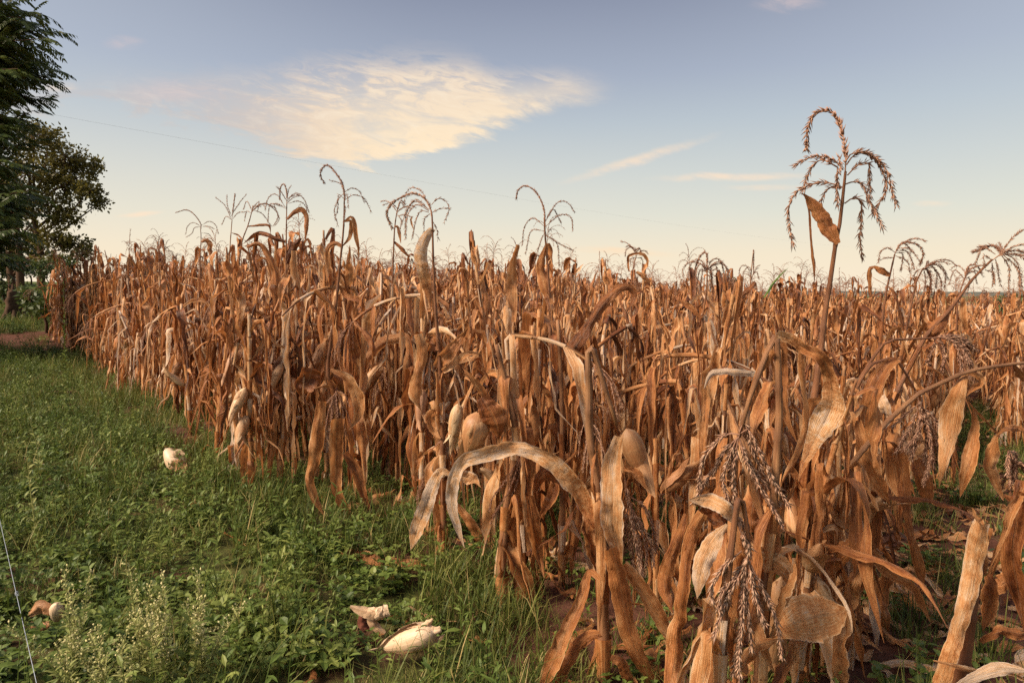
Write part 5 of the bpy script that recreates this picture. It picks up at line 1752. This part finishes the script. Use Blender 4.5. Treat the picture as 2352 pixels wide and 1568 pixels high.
# ================================================================== SINGLE WEEDS
def seed_weed(label, px, py, top_y, seed, spread=0.05, nst=3):
    rng = rs(seed)
    b = on_ground(px, py)
    H = (at(px, top_y, b[1])[2] - b[2])
    root = tag(empty('seeding_weed', b), label, 'weed', 'pale weeds gone to seed')
    fol, sd = MB(), MB()
    for k in range(nst):
        lean = rng.normal(size=2) * spread
        h_ = H * (1 if k == 0 else rng.uniform(0.6, 0.95))
        P = spline([np.zeros(3), np.array([lean[0] * 0.3, lean[1] * 0.3, h_ * 0.5]), np.array([lean[0], lean[1], h_])], 8)
        st = MB()
        tube(st, P, np.linspace(0.003, 0.001, 8), 4, 0.5)
        link('stem', st.mesh('weed_stem', M['pale_weed']), root)
        path = Path(P)
        for s in np.arange(0.05, path.len * 0.95, 0.006):
            a = rng.uniform(0, 6.28)
            el = rng.uniform(0.2, 1.0)
            L = rng.uniform(0.03, 0.065) * (1.2 - 0.7 * s / path.len)
            oval_leaf(fol, rng, path.pos(s), (math.cos(a) * math.cos(el), math.sin(a) * math.cos(el), math.sin(el)), L, L * 0.2, rng.uniform(0.2, 0.9))
        for s in np.arange(path.len * 0.45, path.len, 0.011):
            a = rng.uniform(0, 6.28)
            f = s / path.len
            L = rng.uniform(0.02, 0.075) * (1.35 - f)
            c = droop(path.pos(s), (math.cos(a) * 0.6, math.sin(a) * 0.6, 0.9), L, 5, 4, rng)
            tube(sd, c, np.full(5, 0.0006), 3, 0.2, cap=False)
            spikelets(sd, c[1:], rng, 0.009, 0.011, 0.0040, 1, 0.9, (0.2, 1.0))
    link('foliage', fol.mesh('weed_foliage', M['pale_weed'], False), root)
    link('seed_head', sd.mesh('weed_seed_head', M['seed'], False), root)


for i, (px, py, ty, lab) in enumerate([
        (175, 1640, 1310, 'pale feathery weed gone to seed near the wire at lower left'),
        (255, 1660, 1420, 'short pale seeding weed between the two tall seed heads'),
        (330, 1640, 1275, 'tallest pale weed gone to seed in the lower left corner'),
        (395, 1650, 1310, 'pale seeding weed just right of the tallest one'),
        (465, 1600, 1330, 'outermost pale seeding weed leaning right on the low green weeds'),
        (290, 1690, 1480, 'pale leafy weed at the bottom edge under the seed heads')]):
    seed_weed(lab, px, py, ty, 500 + i, 0.07, 5)


def leafy_weed(label, px, py, ty, seed, mat='weed', L0=0.07, wr=0.24):
    rng = rs(seed)
    b = on_ground(px, py)
    H = at(px, ty, b[1])[2] - b[2]
    root = tag(empty('leafy_weed', b), label, 'weed', 'upright leafy weeds')
    P = spline([np.zeros(3), np.array([rng.normal(0, 0.02), rng.normal(0, 0.02), H * 0.5]), np.array([rng.normal(0, 0.05), rng.normal(0, 0.05), H])], 8)
    st = MB()
    tube(st, P, np.linspace(0.004, 0.0015, 8), 5, 0.5)
    link('stem', st.mesh('weed_stem', M[mat]), root)
    path = Path(P)
    fol = MB()
    for s in np.arange(0.04, path.len, 0.014 if H < 0.6 else 0.02):
        a = rng.uniform(0, 6.28)
        el = rng.uniform(0.15, 1.0)
        L = L0 * rng.uniform(0.6, 1.2) * (1.2 - 0.6 * s / path.len)
        oval_leaf(fol, rng, path.pos(s), (math.cos(a) * math.cos(el), math.sin(a) * math.cos(el), math.sin(el)), L, L * wr, rng.uniform(0.2, 1.0))
    link('foliage', fol.mesh('weed_foliage', M[mat], False), root)


for i, (px, py, ty, lab) in enumerate([
        (90, 1110, 930, 'upright pale green weed high on the left margin'),
        (150, 1080, 960, 'slender weed right of the upright one near the left margin'),
        (85, 1240, 1040, 'pale bushy weed standing by the left edge below the slender weeds'),
        (185, 1250, 1080, 'upright green weed in the middle of the left grass'),
        (245, 1260, 1130, 'shorter green weed beside the upright one in the left grass'),
        (330, 1400, 1190, 'tall narrow weed above the seed heads'),
        (40, 1180, 1090, 'small weed at the very left edge'),
        (870, 950, 880, 'thin weed in front of the corn edge'),
        (1000, 1120, 1010, 'thin weed growing against the corn left of the bleached leaf')]):
    leafy_weed(lab, px, py, ty, 600 + i, 'pale_weed' if i in (0, 2) else 'weed', 0.075)
for i, (px, py, ty, lab, d_) in enumerate([
        (515, 900, 770, 'broad green weed inside the corn near the left end', 0),
        (1180, 1010, 850, 'green vine leaves showing between stalks left of centre', 0),
        (1330, 1000, 800, 'green vine leaves climbing a stalk at centre', 0),
        (1040, 1010, 900, 'green leaves low in the corn behind the bleached leaf', 0),
        (150, 850, 640, 'green sapling in front of the trees at the end of the corn', 0),
        (380, 880, 760, 'dusty green weed against the corn at left', 0)]):
    leafy_weed(lab, px, py, ty, 650 + i, 'green_blade' if i < 4 else 'weed', 0.10, 0.6 if i < 4 else 0.4)


# ================================================================== LOOSE EARS AND HUSKS ON THE GRASS
def loose_ear(label, a, b, rpx, seed, lift=0.07, flaps=4, tone=0.75, name='corn_ear', open_=0.06, shank=True):
    rng = rs(seed)
    ga = on_ground(*(a if a[1] > b[1] else b))
    d = ga[1] - 0.20
    A_ = at(a[0], a[1], d)
    B_ = at(b[0], b[1], d + 0.05)
    k = d / F
    base = np.array([(A_[0] + B_[0]) / 2, d, hgt((A_[0] + B_[0]) / 2, d)])
    root = tag(empty(name, base), label, 'corn ear', 'husked ears fallen on the grass')
    em = ear_mb(rng, A_ - base, B_ - A_, float(np.linalg.norm(B_ - A_)), rpx * k, tone, flaps, open_=open_)
    link('husk', em[0].mesh('loose_husk', M['pale_husk']), root)
    for e in em[1:]:
        link('husk_leaf', e.mesh('loose_husk_leaf', M['pale_husk']), root)
    if not shank:
        return root, base, d
    sh = MB()
    dd = norm(A_ - B_)
    tube(sh, np.array([A_ - base - dd * 0.01, A_ - base + dd * 0.02]), [0.011, 0.008], 7, 0.6)
    link('shank', sh.mesh('ear_shank', M['pale_husk']), root)
    return root, base, d


def loose_leaf(root, base, d, pts, w, tone, seed, mat='pale_husk', curl=1.3, name='husk_leaf'):
    rng = rs(seed)
    W = np.array([at(p[0], p[1], d + (p[2] if len(p) > 2 else 0)) for p in pts]) - base
    P = spline(W, 16)
    T = tangents(P)
    S = norm(np.cross(T, norm(P + base - np.array([0, 0, CAM_H]))))
    mb = MB()
    ribbon(mb, P, S, T, spl1(np.array(w) * d / F, 16) + 0.001, snoise(rng, 16, 3, 0.3), np.full(16, curl), 6, 0.003, rng, tone)
    link(name, mb.mesh('loose_leaf', M[mat]), root)


r_, b_, d_ = loose_ear('plump pale ear in its husk lying on the low weeds at bottom centre', (1002, 1450), (878, 1488), 31, 801, flaps=4)
loose_leaf(r_, b_, d_, [(968, 1440), (985, 1430), (994, 1421)], [16, 18, 5], 0.5, 1)
loose_leaf(r_, b_, d_, [(985, 1466), (1004, 1468), (1022, 1456)], [16, 16, 2], 0.15, 2)
loose_leaf(r_, b_, d_, [(975, 1448), (1000, 1446), (1012, 1440)], [22, 22, 6], 0.6, 12)
r_, b_, d_ = loose_ear('torn pale husk with dark silk lying left of the plump ear', (886, 1398), (846, 1424), 15, 802, flaps=1, name='torn_husk', shank=False)
loose_leaf(r_, b_, d_, [(884, 1404), (856, 1408), (830, 1402), (804, 1392)], [20, 30, 24, 6], 0.45, 3)
loose_leaf(r_, b_, d_, [(862, 1404), (856, 1422), (866, 1440), (884, 1454)], [30, 30, 24, 12], 0.3, 4)
loose_leaf(r_, b_, d_ - 0.02, [(892, 1400), (878, 1404), (866, 1400)], [26, 34, 10], 0.7, 14)
loose_leaf(r_, b_, d_, [(836, 1410), (834, 1430), (846, 1448)], [18, 30, 16], 0.4, 5, 'silk', name='silk')
r_, b_, d_ = loose_ear('pale husked ear lying alone out on the grass at left', (420, 1082), (380, 1030), 23, 803, flaps=4, open_=0.25, shank=False)
loose_leaf(r_, b_, d_ - 0.07, [(396, 1058), (414, 1070), (430, 1086)], [20, 34, 4], 0.3, 6, 'husk')
loose_leaf(r_, b_, d_ - 0.06, [(392, 1066), (402, 1086), (412, 1102)], [14, 26, 3], 0.5, 7, 'husk')
loose_leaf(r_, b_, d_ - 0.04, [(400, 1050), (412, 1040), (424, 1042)], [18, 22, 3], 0.5, 17)


r_, b_, d_ = loose_ear('small pale ear with brown husk half hidden in the weeds at far lower left', (130, 1386), (128, 1428), 15, 804, flaps=1, shank=False)
loose_leaf(r_, b_, d_, [(118, 1408), (95, 1395), (65, 1412)], [18, 40, 12], 0.3, 8, 'husk')
loose_leaf(r_, b_, d_, [(112, 1432), (90, 1440), (70, 1428)], [14, 30, 6], 0.4, 9, 'husk')


def fallen(label, pts, w, tone, seed, dz=0.05):
    rng = rs(seed)
    W = []
    for p in pts:
        g = on_ground(p[0], p[1])
        W.append(at(p[0], p[1], g[1] - 0.10))
    W = np.array(W)
    base = W[0].copy()
    base[2] = hgt(base[0], base[1])
    P = spline(W - base, 20)
    T, S = transport(P, (0, 0.8, 0.5))
    mb = MB()
    ribbon(mb, P, S, T, spl1(np.array(w) * W[:, 1].mean() / F, 20) + 0.001, snoise(rng, 20, 3, 0.3), np.full(20, 1.2), 4, 0.004, rng, tone)
    tag(link('fallen_leaf', mb.mesh('fallen_leaf', M['leaf']), None, base), label, 'dry leaf', 'large fallen corn leaves')


fallen('wavy dry leaf lying on the grass left of the bleached hanging leaf', [(780, 1262), (850, 1280), (910, 1288), (980, 1292)], [14, 30, 28, 16], 0.55, 901)
fallen('long dry leaf lying across the soil behind the front plant', [(1215, 1275), (1280, 1290), (1350, 1300), (1400, 1308)], [20, 30, 28, 20], 0.6, 902)
fallen('thin dry straw on the low weeds near the left seed heads', [(500, 1215), (540, 1235), (575, 1260)], [4, 6, 3], 0.6, 903)
fallen('split dry leaf on bare soil in the alley at lower right', [(2010, 1330), (2080, 1370), (2150, 1415), (2185, 1425)], [14, 26, 22, 6], 0.65, 904)
fallen('dry leaf lying level along the bottom of the alley', [(2010, 1530), (2080, 1520), (2160, 1545), (2230, 1570)], [10, 24, 22, 10], 0.62, 905)


# ================================================================== WIRE, CABLE, STUMP, POST, TREES
def curve_tube(P, r, k=5, tone=0.5):
    mb = MB()
    tube(mb, P, np.full(len(P), r), k, tone)
    return mb


wa = at(85, 1568, 2.0)
wb = at(0, 1190, 3.3)
wd = wb - wa
P = np.array([wa + wd * t + np.array([0, 0, -0.02 * math.sin(math.pi * np.clip((t + 0.6) / 4, 0, 1))]) for t in np.linspace(-0.6, 3.0, 24)])
root = tag(empty('fence_wire', (P[0][0], P[0][1], hgt(P[0][0], P[0][1]))), 'thin grey fence wire slanting through the lower left corner', 'wire')
link('strand', curve_tube(P - np.array(root.location), 0.0011).mesh('wire_strand', M['wire']), root)
kp = at(46, 1365, 2.55)
kn = wa + wd * ((kp[1] - wa[1]) / wd[1])
th_ = np.linspace(0, 4 * math.pi, 26)
e1 = norm(np.cross(wd, [0, 0, 1]))
e2 = np.cross(norm(wd), e1)
KP = kn + norm(wd) * np.linspace(-0.012, 0.012, 26)[:, None] + 0.005 * (np.cos(th_)[:, None] * e1 + np.sin(th_)[:, None] * e2)
link('knot', curve_tube(KP - np.array(root.location), 0.0016, 4).mesh('wire_knot', M['wire']), root)

ca_, cb_ = at(130, 265, 25), at(1750, 545, 85)
cd = cb_ - ca_
tt = np.linspace(-0.35, 1.6, 60)
P = np.array([ca_ + cd * t + np.array([0, 0, 1.0 * (t * t - t)]) for t in tt])
o = link('power_cable', curve_tube(P - P[0], 0.0025, 4).mesh('power_cable', M['cable']), None, P[0])
tag(o, 'thin power cable crossing the sky from the trees to the right', 'cable')


def build_stump():
    rng = rs(31)
    g = on_ground(35, 742)
    top = at(35, 662, g[1])[2]
    H = top - g[2]
    root = tag(empty('tree_stump', g), 'weathered dark stump at the far left edge of the field', 'stump')
    mb = MB()
    n, k = 9, 12
    ang = np.linspace(0, 2 * math.pi, k, endpoint=False)
    t = np.linspace(0, 1, n)
    r = (0.30 - 0.15 * t)[:, None] * (1 + 0.25 * np.sin(3 * ang + 1) + rng.uniform(-0.22, 0.22, (n, k)))
    z = (t * H)[:, None] * np.ones(k)
    z[-1] += rng.uniform(-0.35, 0.2, k)
    V = np.stack([r * np.cos(ang), r * np.sin(ang), z], -1)
    i = np.arange(n - 1)[:, None] * k
    j = np.arange(k)[None]
    q = np.stack([i + j, i + (j + 1) % k, i + k + (j + 1) % k, i + k + j], -1).reshape(-1, 4)
    mb.add(np.vstack([V.reshape(-1, 3), [[0, 0, H * 0.8]]]), q, [[(n - 1) * k + b, (n - 1) * k + (b + 1) % k, n * k] for b in range(k)])
    link('trunk', mb.mesh('stump_trunk', M['bark']), root)
    for a in (0.4, 2.3, 4.2, 5.3):
        s = MB()
        tube(s, np.array([[0.2 * math.cos(a), 0.2 * math.sin(a), H * 0.35], [0.33 * math.cos(a), 0.33 * math.sin(a), 0.12], [0.6 * math.cos(a), 0.6 * math.sin(a), -0.05]]), [0.07, 0.09, 0.05], 7)
        link('root', s.mesh('stump_root', M['bark']), root)


build_stump()
g = on_ground(22, 655)
pt = at(8, 590, g[1])
P = np.linspace(g - np.array([0, 0, 0.1]), pt, 6)
mb = MB()
tube(mb, P - g, np.linspace(0.07, 0.055, 6), 8, 0.8)
tag(link('wooden_post', mb.mesh('wooden_post', M['bark']), None, g), 'leaning pale wooden post in front of the trees at the left edge', 'post')


def limb(P, r0, r1, k=7):
    mb = MB()
    tube(mb, P, np.linspace(r0, r1, len(P)), k, 0.4)
    return mb


def frond_tree():
    """near tree: drooping sprays of long leaflets"""
    rng = rs(61)
    d = 14.0
    base = at(-300, 700, d)
    base[2] = hgt(base[0], base[1])
    root = tag(empty('frond_tree', base), 'tall dark tree with drooping feathery fronds at the upper left edge', 'tree')
    trunk = MB()
    H = 11.5
    tp = spline([[0, 0, -0.2], [0.1, 0.1, 3], [-0.1, 0.2, 6], [0.1, 0, H]], 14)
    tube(trunk, tp, np.linspace(0.24, 0.06, 14), 9, 0.4)
    tips = []
    # branch ends that show on the picture's left edge
    vis = [(122, -30), (140, 40), (150, 62), (132, 118), (150, 92), (145, 150), (158, 172), (130, 205), (152, 186), (148, 236), (118, 268), (100, 284), (70, 20), (40, 90), (90, 130), (60, 180), (30, 240), (80, 230),
           (105, 330), (60, 300), (25, 340), (95, 390), (60, 420), (118, 440), (20, 470), (85, 480), (50, 520), (110, 510), (30, 560), (70, 560), (120, 470), (0, 30), (0, 140), (-20, 280), (-10, 420), (-20, 540), (5, 590), (60, -40), (20, -60), (100, 60), (110, 160), (40, 600), (-10, 620), (10, 630), (-40, 600), (60, 610), (90, 540), (-30, 640), (30, 520), (80, 590)]
    for (x, y) in vis:
        for rep in range(4):
            p = at(x - rng.uniform(5, 110) * (rep > 0) - 44, y + rng.uniform(-14, 14) - 8, d + rng.uniform(-1.3, 1.3))
            tips.append(p - base)
    for k in range(50):           # the rest of the crown, outside the picture
        a = rng.uniform(0, 6.28)
        tips.append(np.array([math.cos(a) * rng.uniform(1.5, 3.6) - 0.5, math.sin(a) * rng.uniform(1.5, 3.2), rng.uniform(1.8, 11.0)]))
    limbs, crown = MB(), MB()
    ctx = []
    # one frond in local space: x along, leaflets both sides
    for tip in tips:
        s = np.clip(tip[2] - rng.uniform(0.3, 1.6), 1.2, H - 0.3)
        o = np.array([np.interp(s, tp[:, 2], tp[:, k]) for k in range(3)])
        mid = (o + tip) / 2 + np.array([0, 0, rng.uniform(0.15, 0.5)])
        P = spline([o, mid, tip], 9)
        tube(limbs, P, np.linspace(0.035, 0.006, 9), 4, 0.4, cap=False)
        L = arclen(P)
        m = 24
        for f in np.linspace(0.35, 1.0, m):
            b = np.array([np.interp(f * L[-1], L, P[:, k]) for k in range(3)])
            out = norm(P[-1] - P[-3])
            a = rng.uniform(0, 6.28)
            dr = norm(out * rng.uniform(0.4, 1.0) + np.array([math.cos(a), math.sin(a), rng.uniform(-0.3, 0.3)]) * 0.8)
            ctx.append((b, dr, rng.uniform(0.38, 0.62)))
    V, T_, tn = [], [], []
    for (b, dr, fl) in ctx:
        c = droop(b, dr, fl, 8, 1.6, rng, 0.4)
        Tn, S = transport(c, np.cross(dr, [0, 0, 1.0]))
        N = np.cross(S, Tn)
        tube(crown, c, np.linspace(0.003, 0.001, 8), 3, 0.3, cap=False)
        npair = 10
        f = np.linspace(0.08, 1.0, npair)
        x = f * 7
        i0 = np.clip(x.astype(int), 0, 6)
        fr = (x - i0)[:, None]
        pc = c[i0] * (1 - fr) + c[i0 + 1] * fr
        tone = rng.uniform(0.1, 0.9)
        for sgn in (-1, 1):
            dl = norm(S[i0] * sgn * 0.85 + Tn[i0] * 0.6 - np.array([0, 0, 0.45]))
            ll = (0.13 * np.sin(math.pi * (0.2 + 0.65 * f)) + 0.03)[:, None]
            e = norm(np.cross(dl, N[i0] + rng.normal(size=(npair, 3)) * 0.5))
            q4 = np.stack([pc, pc + dl * ll * 0.4 + e * 0.021, pc + dl * ll, pc + dl * ll * 0.4 - e * 0.021], 1)
            V.append(q4.reshape(-1, 3))
            tn.append(np.full(npair * 4, tone) + np.repeat(rng.uniform(-0.15, 0.15, npair), 4))
    V = np.concatenate(V)
    crown.add(V, np.arange(len(V)).reshape(-1, 4), None, None, np.concatenate(tn))
    link('trunk', trunk.mesh('frond_tree_trunk', M['bark']), root)
    link('limbs', limbs.mesh('frond_tree_limbs', M['bark']), root)
    link('crown', crown.mesh('frond_tree_crown', M['tree_leaf'], False), root)


frond_tree()


def leaf_tree(label, base, H, lobes, seed, mat, leaf=0.13, per=420, trunks=((0, 0),), r0=0.22, group=None, name='leafy_tree', droopy=0.2):
    """lobes: (x, y, z, rx, rz) foliage masses in metres from the base"""
    rng = rs(seed)
    root = tag(empty(name, base), label, 'tree', group)
    tr, lm, crown = MB(), MB(), MB()
    for (tx, ty) in trunks:
        tube(tr, spline([[tx, ty, -0.3], [tx * 1.1 + 0.05, ty, H * 0.25], [tx * 0.8 - 0.1, ty, H * 0.5], [tx * 0.5, ty, H * 0.82]], 12), np.linspace(r0, r0 * 0.25, 12), 8, 0.4)
    Vs, tn = [], []
    for (lx, ly, lz, rx, rz) in lobes:
        t0 = trunks[rng.randint(len(trunks))]
        o = np.array([t0[0] * 0.9, t0[1], max(0.5, min(lz * 0.6, H * 0.6))])
        tube(lm, spline([o, (o + [lx, ly, lz]) / 2 + rng.normal(size=3) * 0.2, [lx, ly, lz]], 7), np.linspace(r0 * 0.4, 0.02, 7), 5, 0.4, cap=False)
        # twigs with leaf clumps towards the surface of the lobe
        ncl = max(6, int(per / 16 * rx))
        for c in range(ncl):
            v = norm(rng.normal(size=3))
            rad = rng.uniform(0.45, 1.0) ** 0.6 * (1 + 0.25 * math.sin(5 * v[0] + 3 * v[2] + lx))
            cc = np.array([lx, ly, lz]) + v * np.array([rx, rx, rz]) * rad
            tube(lm, np.array([[lx, ly, lz], cc]), [0.018, 0.006], 3, 0.4, cap=False)
            m = 26
            tone = rng.uniform(0.05, 0.95)
            P = cc + rng.normal(size=(m, 3)) * np.array([0.20, 0.20, 0.16]) * (0.6 + 0.5 * rx / 1.2)
            d = norm(rng.normal(size=(m, 3)) * 0.8 + v * 0.6 - np.array([0, 0, droopy]))
            e = norm(np.cross(d, rng.normal(size=(m, 3))))
            L = leaf * rng.uniform(0.6, 1.3, m)[:, None]
            q = np.stack([P, P + d * L * 0.45 + e * L * 0.28, P + d * L, P + d * L * 0.45 - e * L * 0.28], 1)
            Vs.append(q.reshape(-1, 3))
            tn.append(np.repeat(np.clip(tone + rng.uniform(-0.2, 0.2, m), 0, 1), 4))
    V = np.concatenate(Vs)
    crown.add(V, np.arange(len(V)).reshape(-1, 4), None, None, np.concatenate(tn))
    link('trunk', tr.mesh(name + '_trunk', M['bark']), root)
    link('limbs', lm.mesh(name + '_limbs', M['bark']), root)
    link('crown', crown.mesh(name + '_crown', M[mat], False), root)


def lobes_px(base, d, spec, depth=1.2, seed=0):
    rng = rs(seed)
    out = []
    for (x, y, rx, ry) in spec:
        p = at(x, y, d + rng.uniform(-depth, depth)) - base
        out.append((p[0], p[1], p[2], rx * d / F, ry * d / F))
    return out


b2 = at(60, 645, 34)
b2[2] = hgt(b2[0], b2[1])
leaf_tree('olive brown broad crowned tree behind the feathery one at the left', b2, 8.0,
          lobes_px(b2, 34, [(110, 330, 40, 34), (150, 360, 34, 34), (175, 395, 38, 30), (215, 390, 18, 26), (150, 430, 44, 30), (200, 440, 26, 18), (228, 468, 16, 16), (60, 400, 50, 50), (100, 470, 48, 32),
                            (150, 500, 34, 20), (175, 560, 30, 16), (120, 550, 34, 22), (60, 560, 40, 30), (10, 470, 50, 50), (0, 360, 50, 50), (-40, 420, 60, 60), (80, 310, 36, 26), (190, 585, 18, 10), (120, 600, 30, 14), (130, 400, 40, 40)], 1.0, 4),
          71, 'tree_leaf_olive', 0.19, 560, ((-0.3, 0), (0.55, 0.2), (-1.0, 0.4)), 0.2)
b3 = at(-90, 640, 40)
b3[2] = hgt(b3[0], b3[1])
leaf_tree('dim green tree cut off by the left edge behind the wooden post', b3, 8.0,
          lobes_px(b3, 40, [(-60, 480, 70, 60), (-120, 420, 80, 70), (-20, 560, 40, 30), (20, 590, 26, 16), (-80, 570, 60, 30), (-160, 520, 60, 50)], 1.4, 5), 72, 'tree_leaf', 0.24, 350, ((0, 0), (1.2, 0.3)), 0.2)
b4 = at(118, 640, 27)
b4[2] = hgt(b4[0], b4[1])
leaf_tree('low green bush at the end of the corn below the olive tree', b4, 1.4, lobes_px(b4, 27, [(110, 605, 24, 14), (135, 615, 22, 12), (160, 612, 18, 12), (90, 615, 18, 14)], 0.5, 6), 73, 'tree_leaf', 0.13, 500, ((0, 0),), 0.05, name='bush')
for i, (x, y, w, h_, d_, lab) in enumerate([(20, 618, 34, 22, 39, 'dark shrub under the trees beside the wooden post'), (70, 615, 30, 24, 41, 'dark shrub between the trunks behind the stump'),
                                             (-40, 610, 50, 30, 37, 'dark shrub cut off by the left edge under the trees'),
                                             (72, 690, 18, 34, 22, 'low shrub added as dark shade right of the stump'), (102, 700, 16, 30, 19.5, 'low shrub added as dark shade against the end of the corn rows'), (8, 672, 16, 18, 27, 'low shrub added as dark shade left of the stump')]):  # the three low shrubs are added, standing in for shade under the trees
    bb = at(x, y + h_, d_)
    bb[2] = hgt(bb[0], bb[1])
    leaf_tree(lab, bb, 1.2, lobes_px(bb, d_, [(x - w * 0.5, y, w * 0.6, h_ * 0.7), (x + w * 0.4, y + 4, w * 0.6, h_ * 0.7), (x, y - h_ * 0.4, w * 0.6, h_ * 0.6)], 0.5, 40 + i), 90 + i, 'tree_leaf', 0.16, 420, ((0, 0),), 0.06, 'shrubs under the trees', 'bush')
for i, (x, y, w, h_, lab) in enumerate([(2262, 700, 20, 16, 'small dark tree leftmost of the far trees at right'), (2300, 694, 24, 16, 'second dark tree in the far line at right'),
                                        (2338, 690, 22, 18, 'dark tree by the right edge in the far line'), (2385, 692, 26, 18, 'far dark tree cut by the right edge'),
                                        (1688, 655, 16, 16, 'lone far treetop showing above the corn at centre right')]):
    dd_ = 130 if i < 4 else 90
    bb = at(x, y + h_, dd_)
    bb[2] = hgt(bb[0], bb[1])
    zc = at(x, y, dd_)[2] - bb[2]
    s_ = dd_ / F
    leaf_tree(lab, bb, zc + h_ * s_, [(-0.4 * w * s_, 0, zc, 0.6 * w * s_, 0.6 * h_ * s_), (0.4 * w * s_, 0.5, zc - 0.2 * h_ * s_, 0.6 * w * s_, 0.6 * h_ * s_), (0, 0.3, zc + 0.3 * h_ * s_, 0.5 * w * s_, 0.6 * h_ * s_)],
              80 + i, 'tree_leaf', 0.35, 160, ((0, 0),), 0.15, 'far trees at the right', 'far_tree')
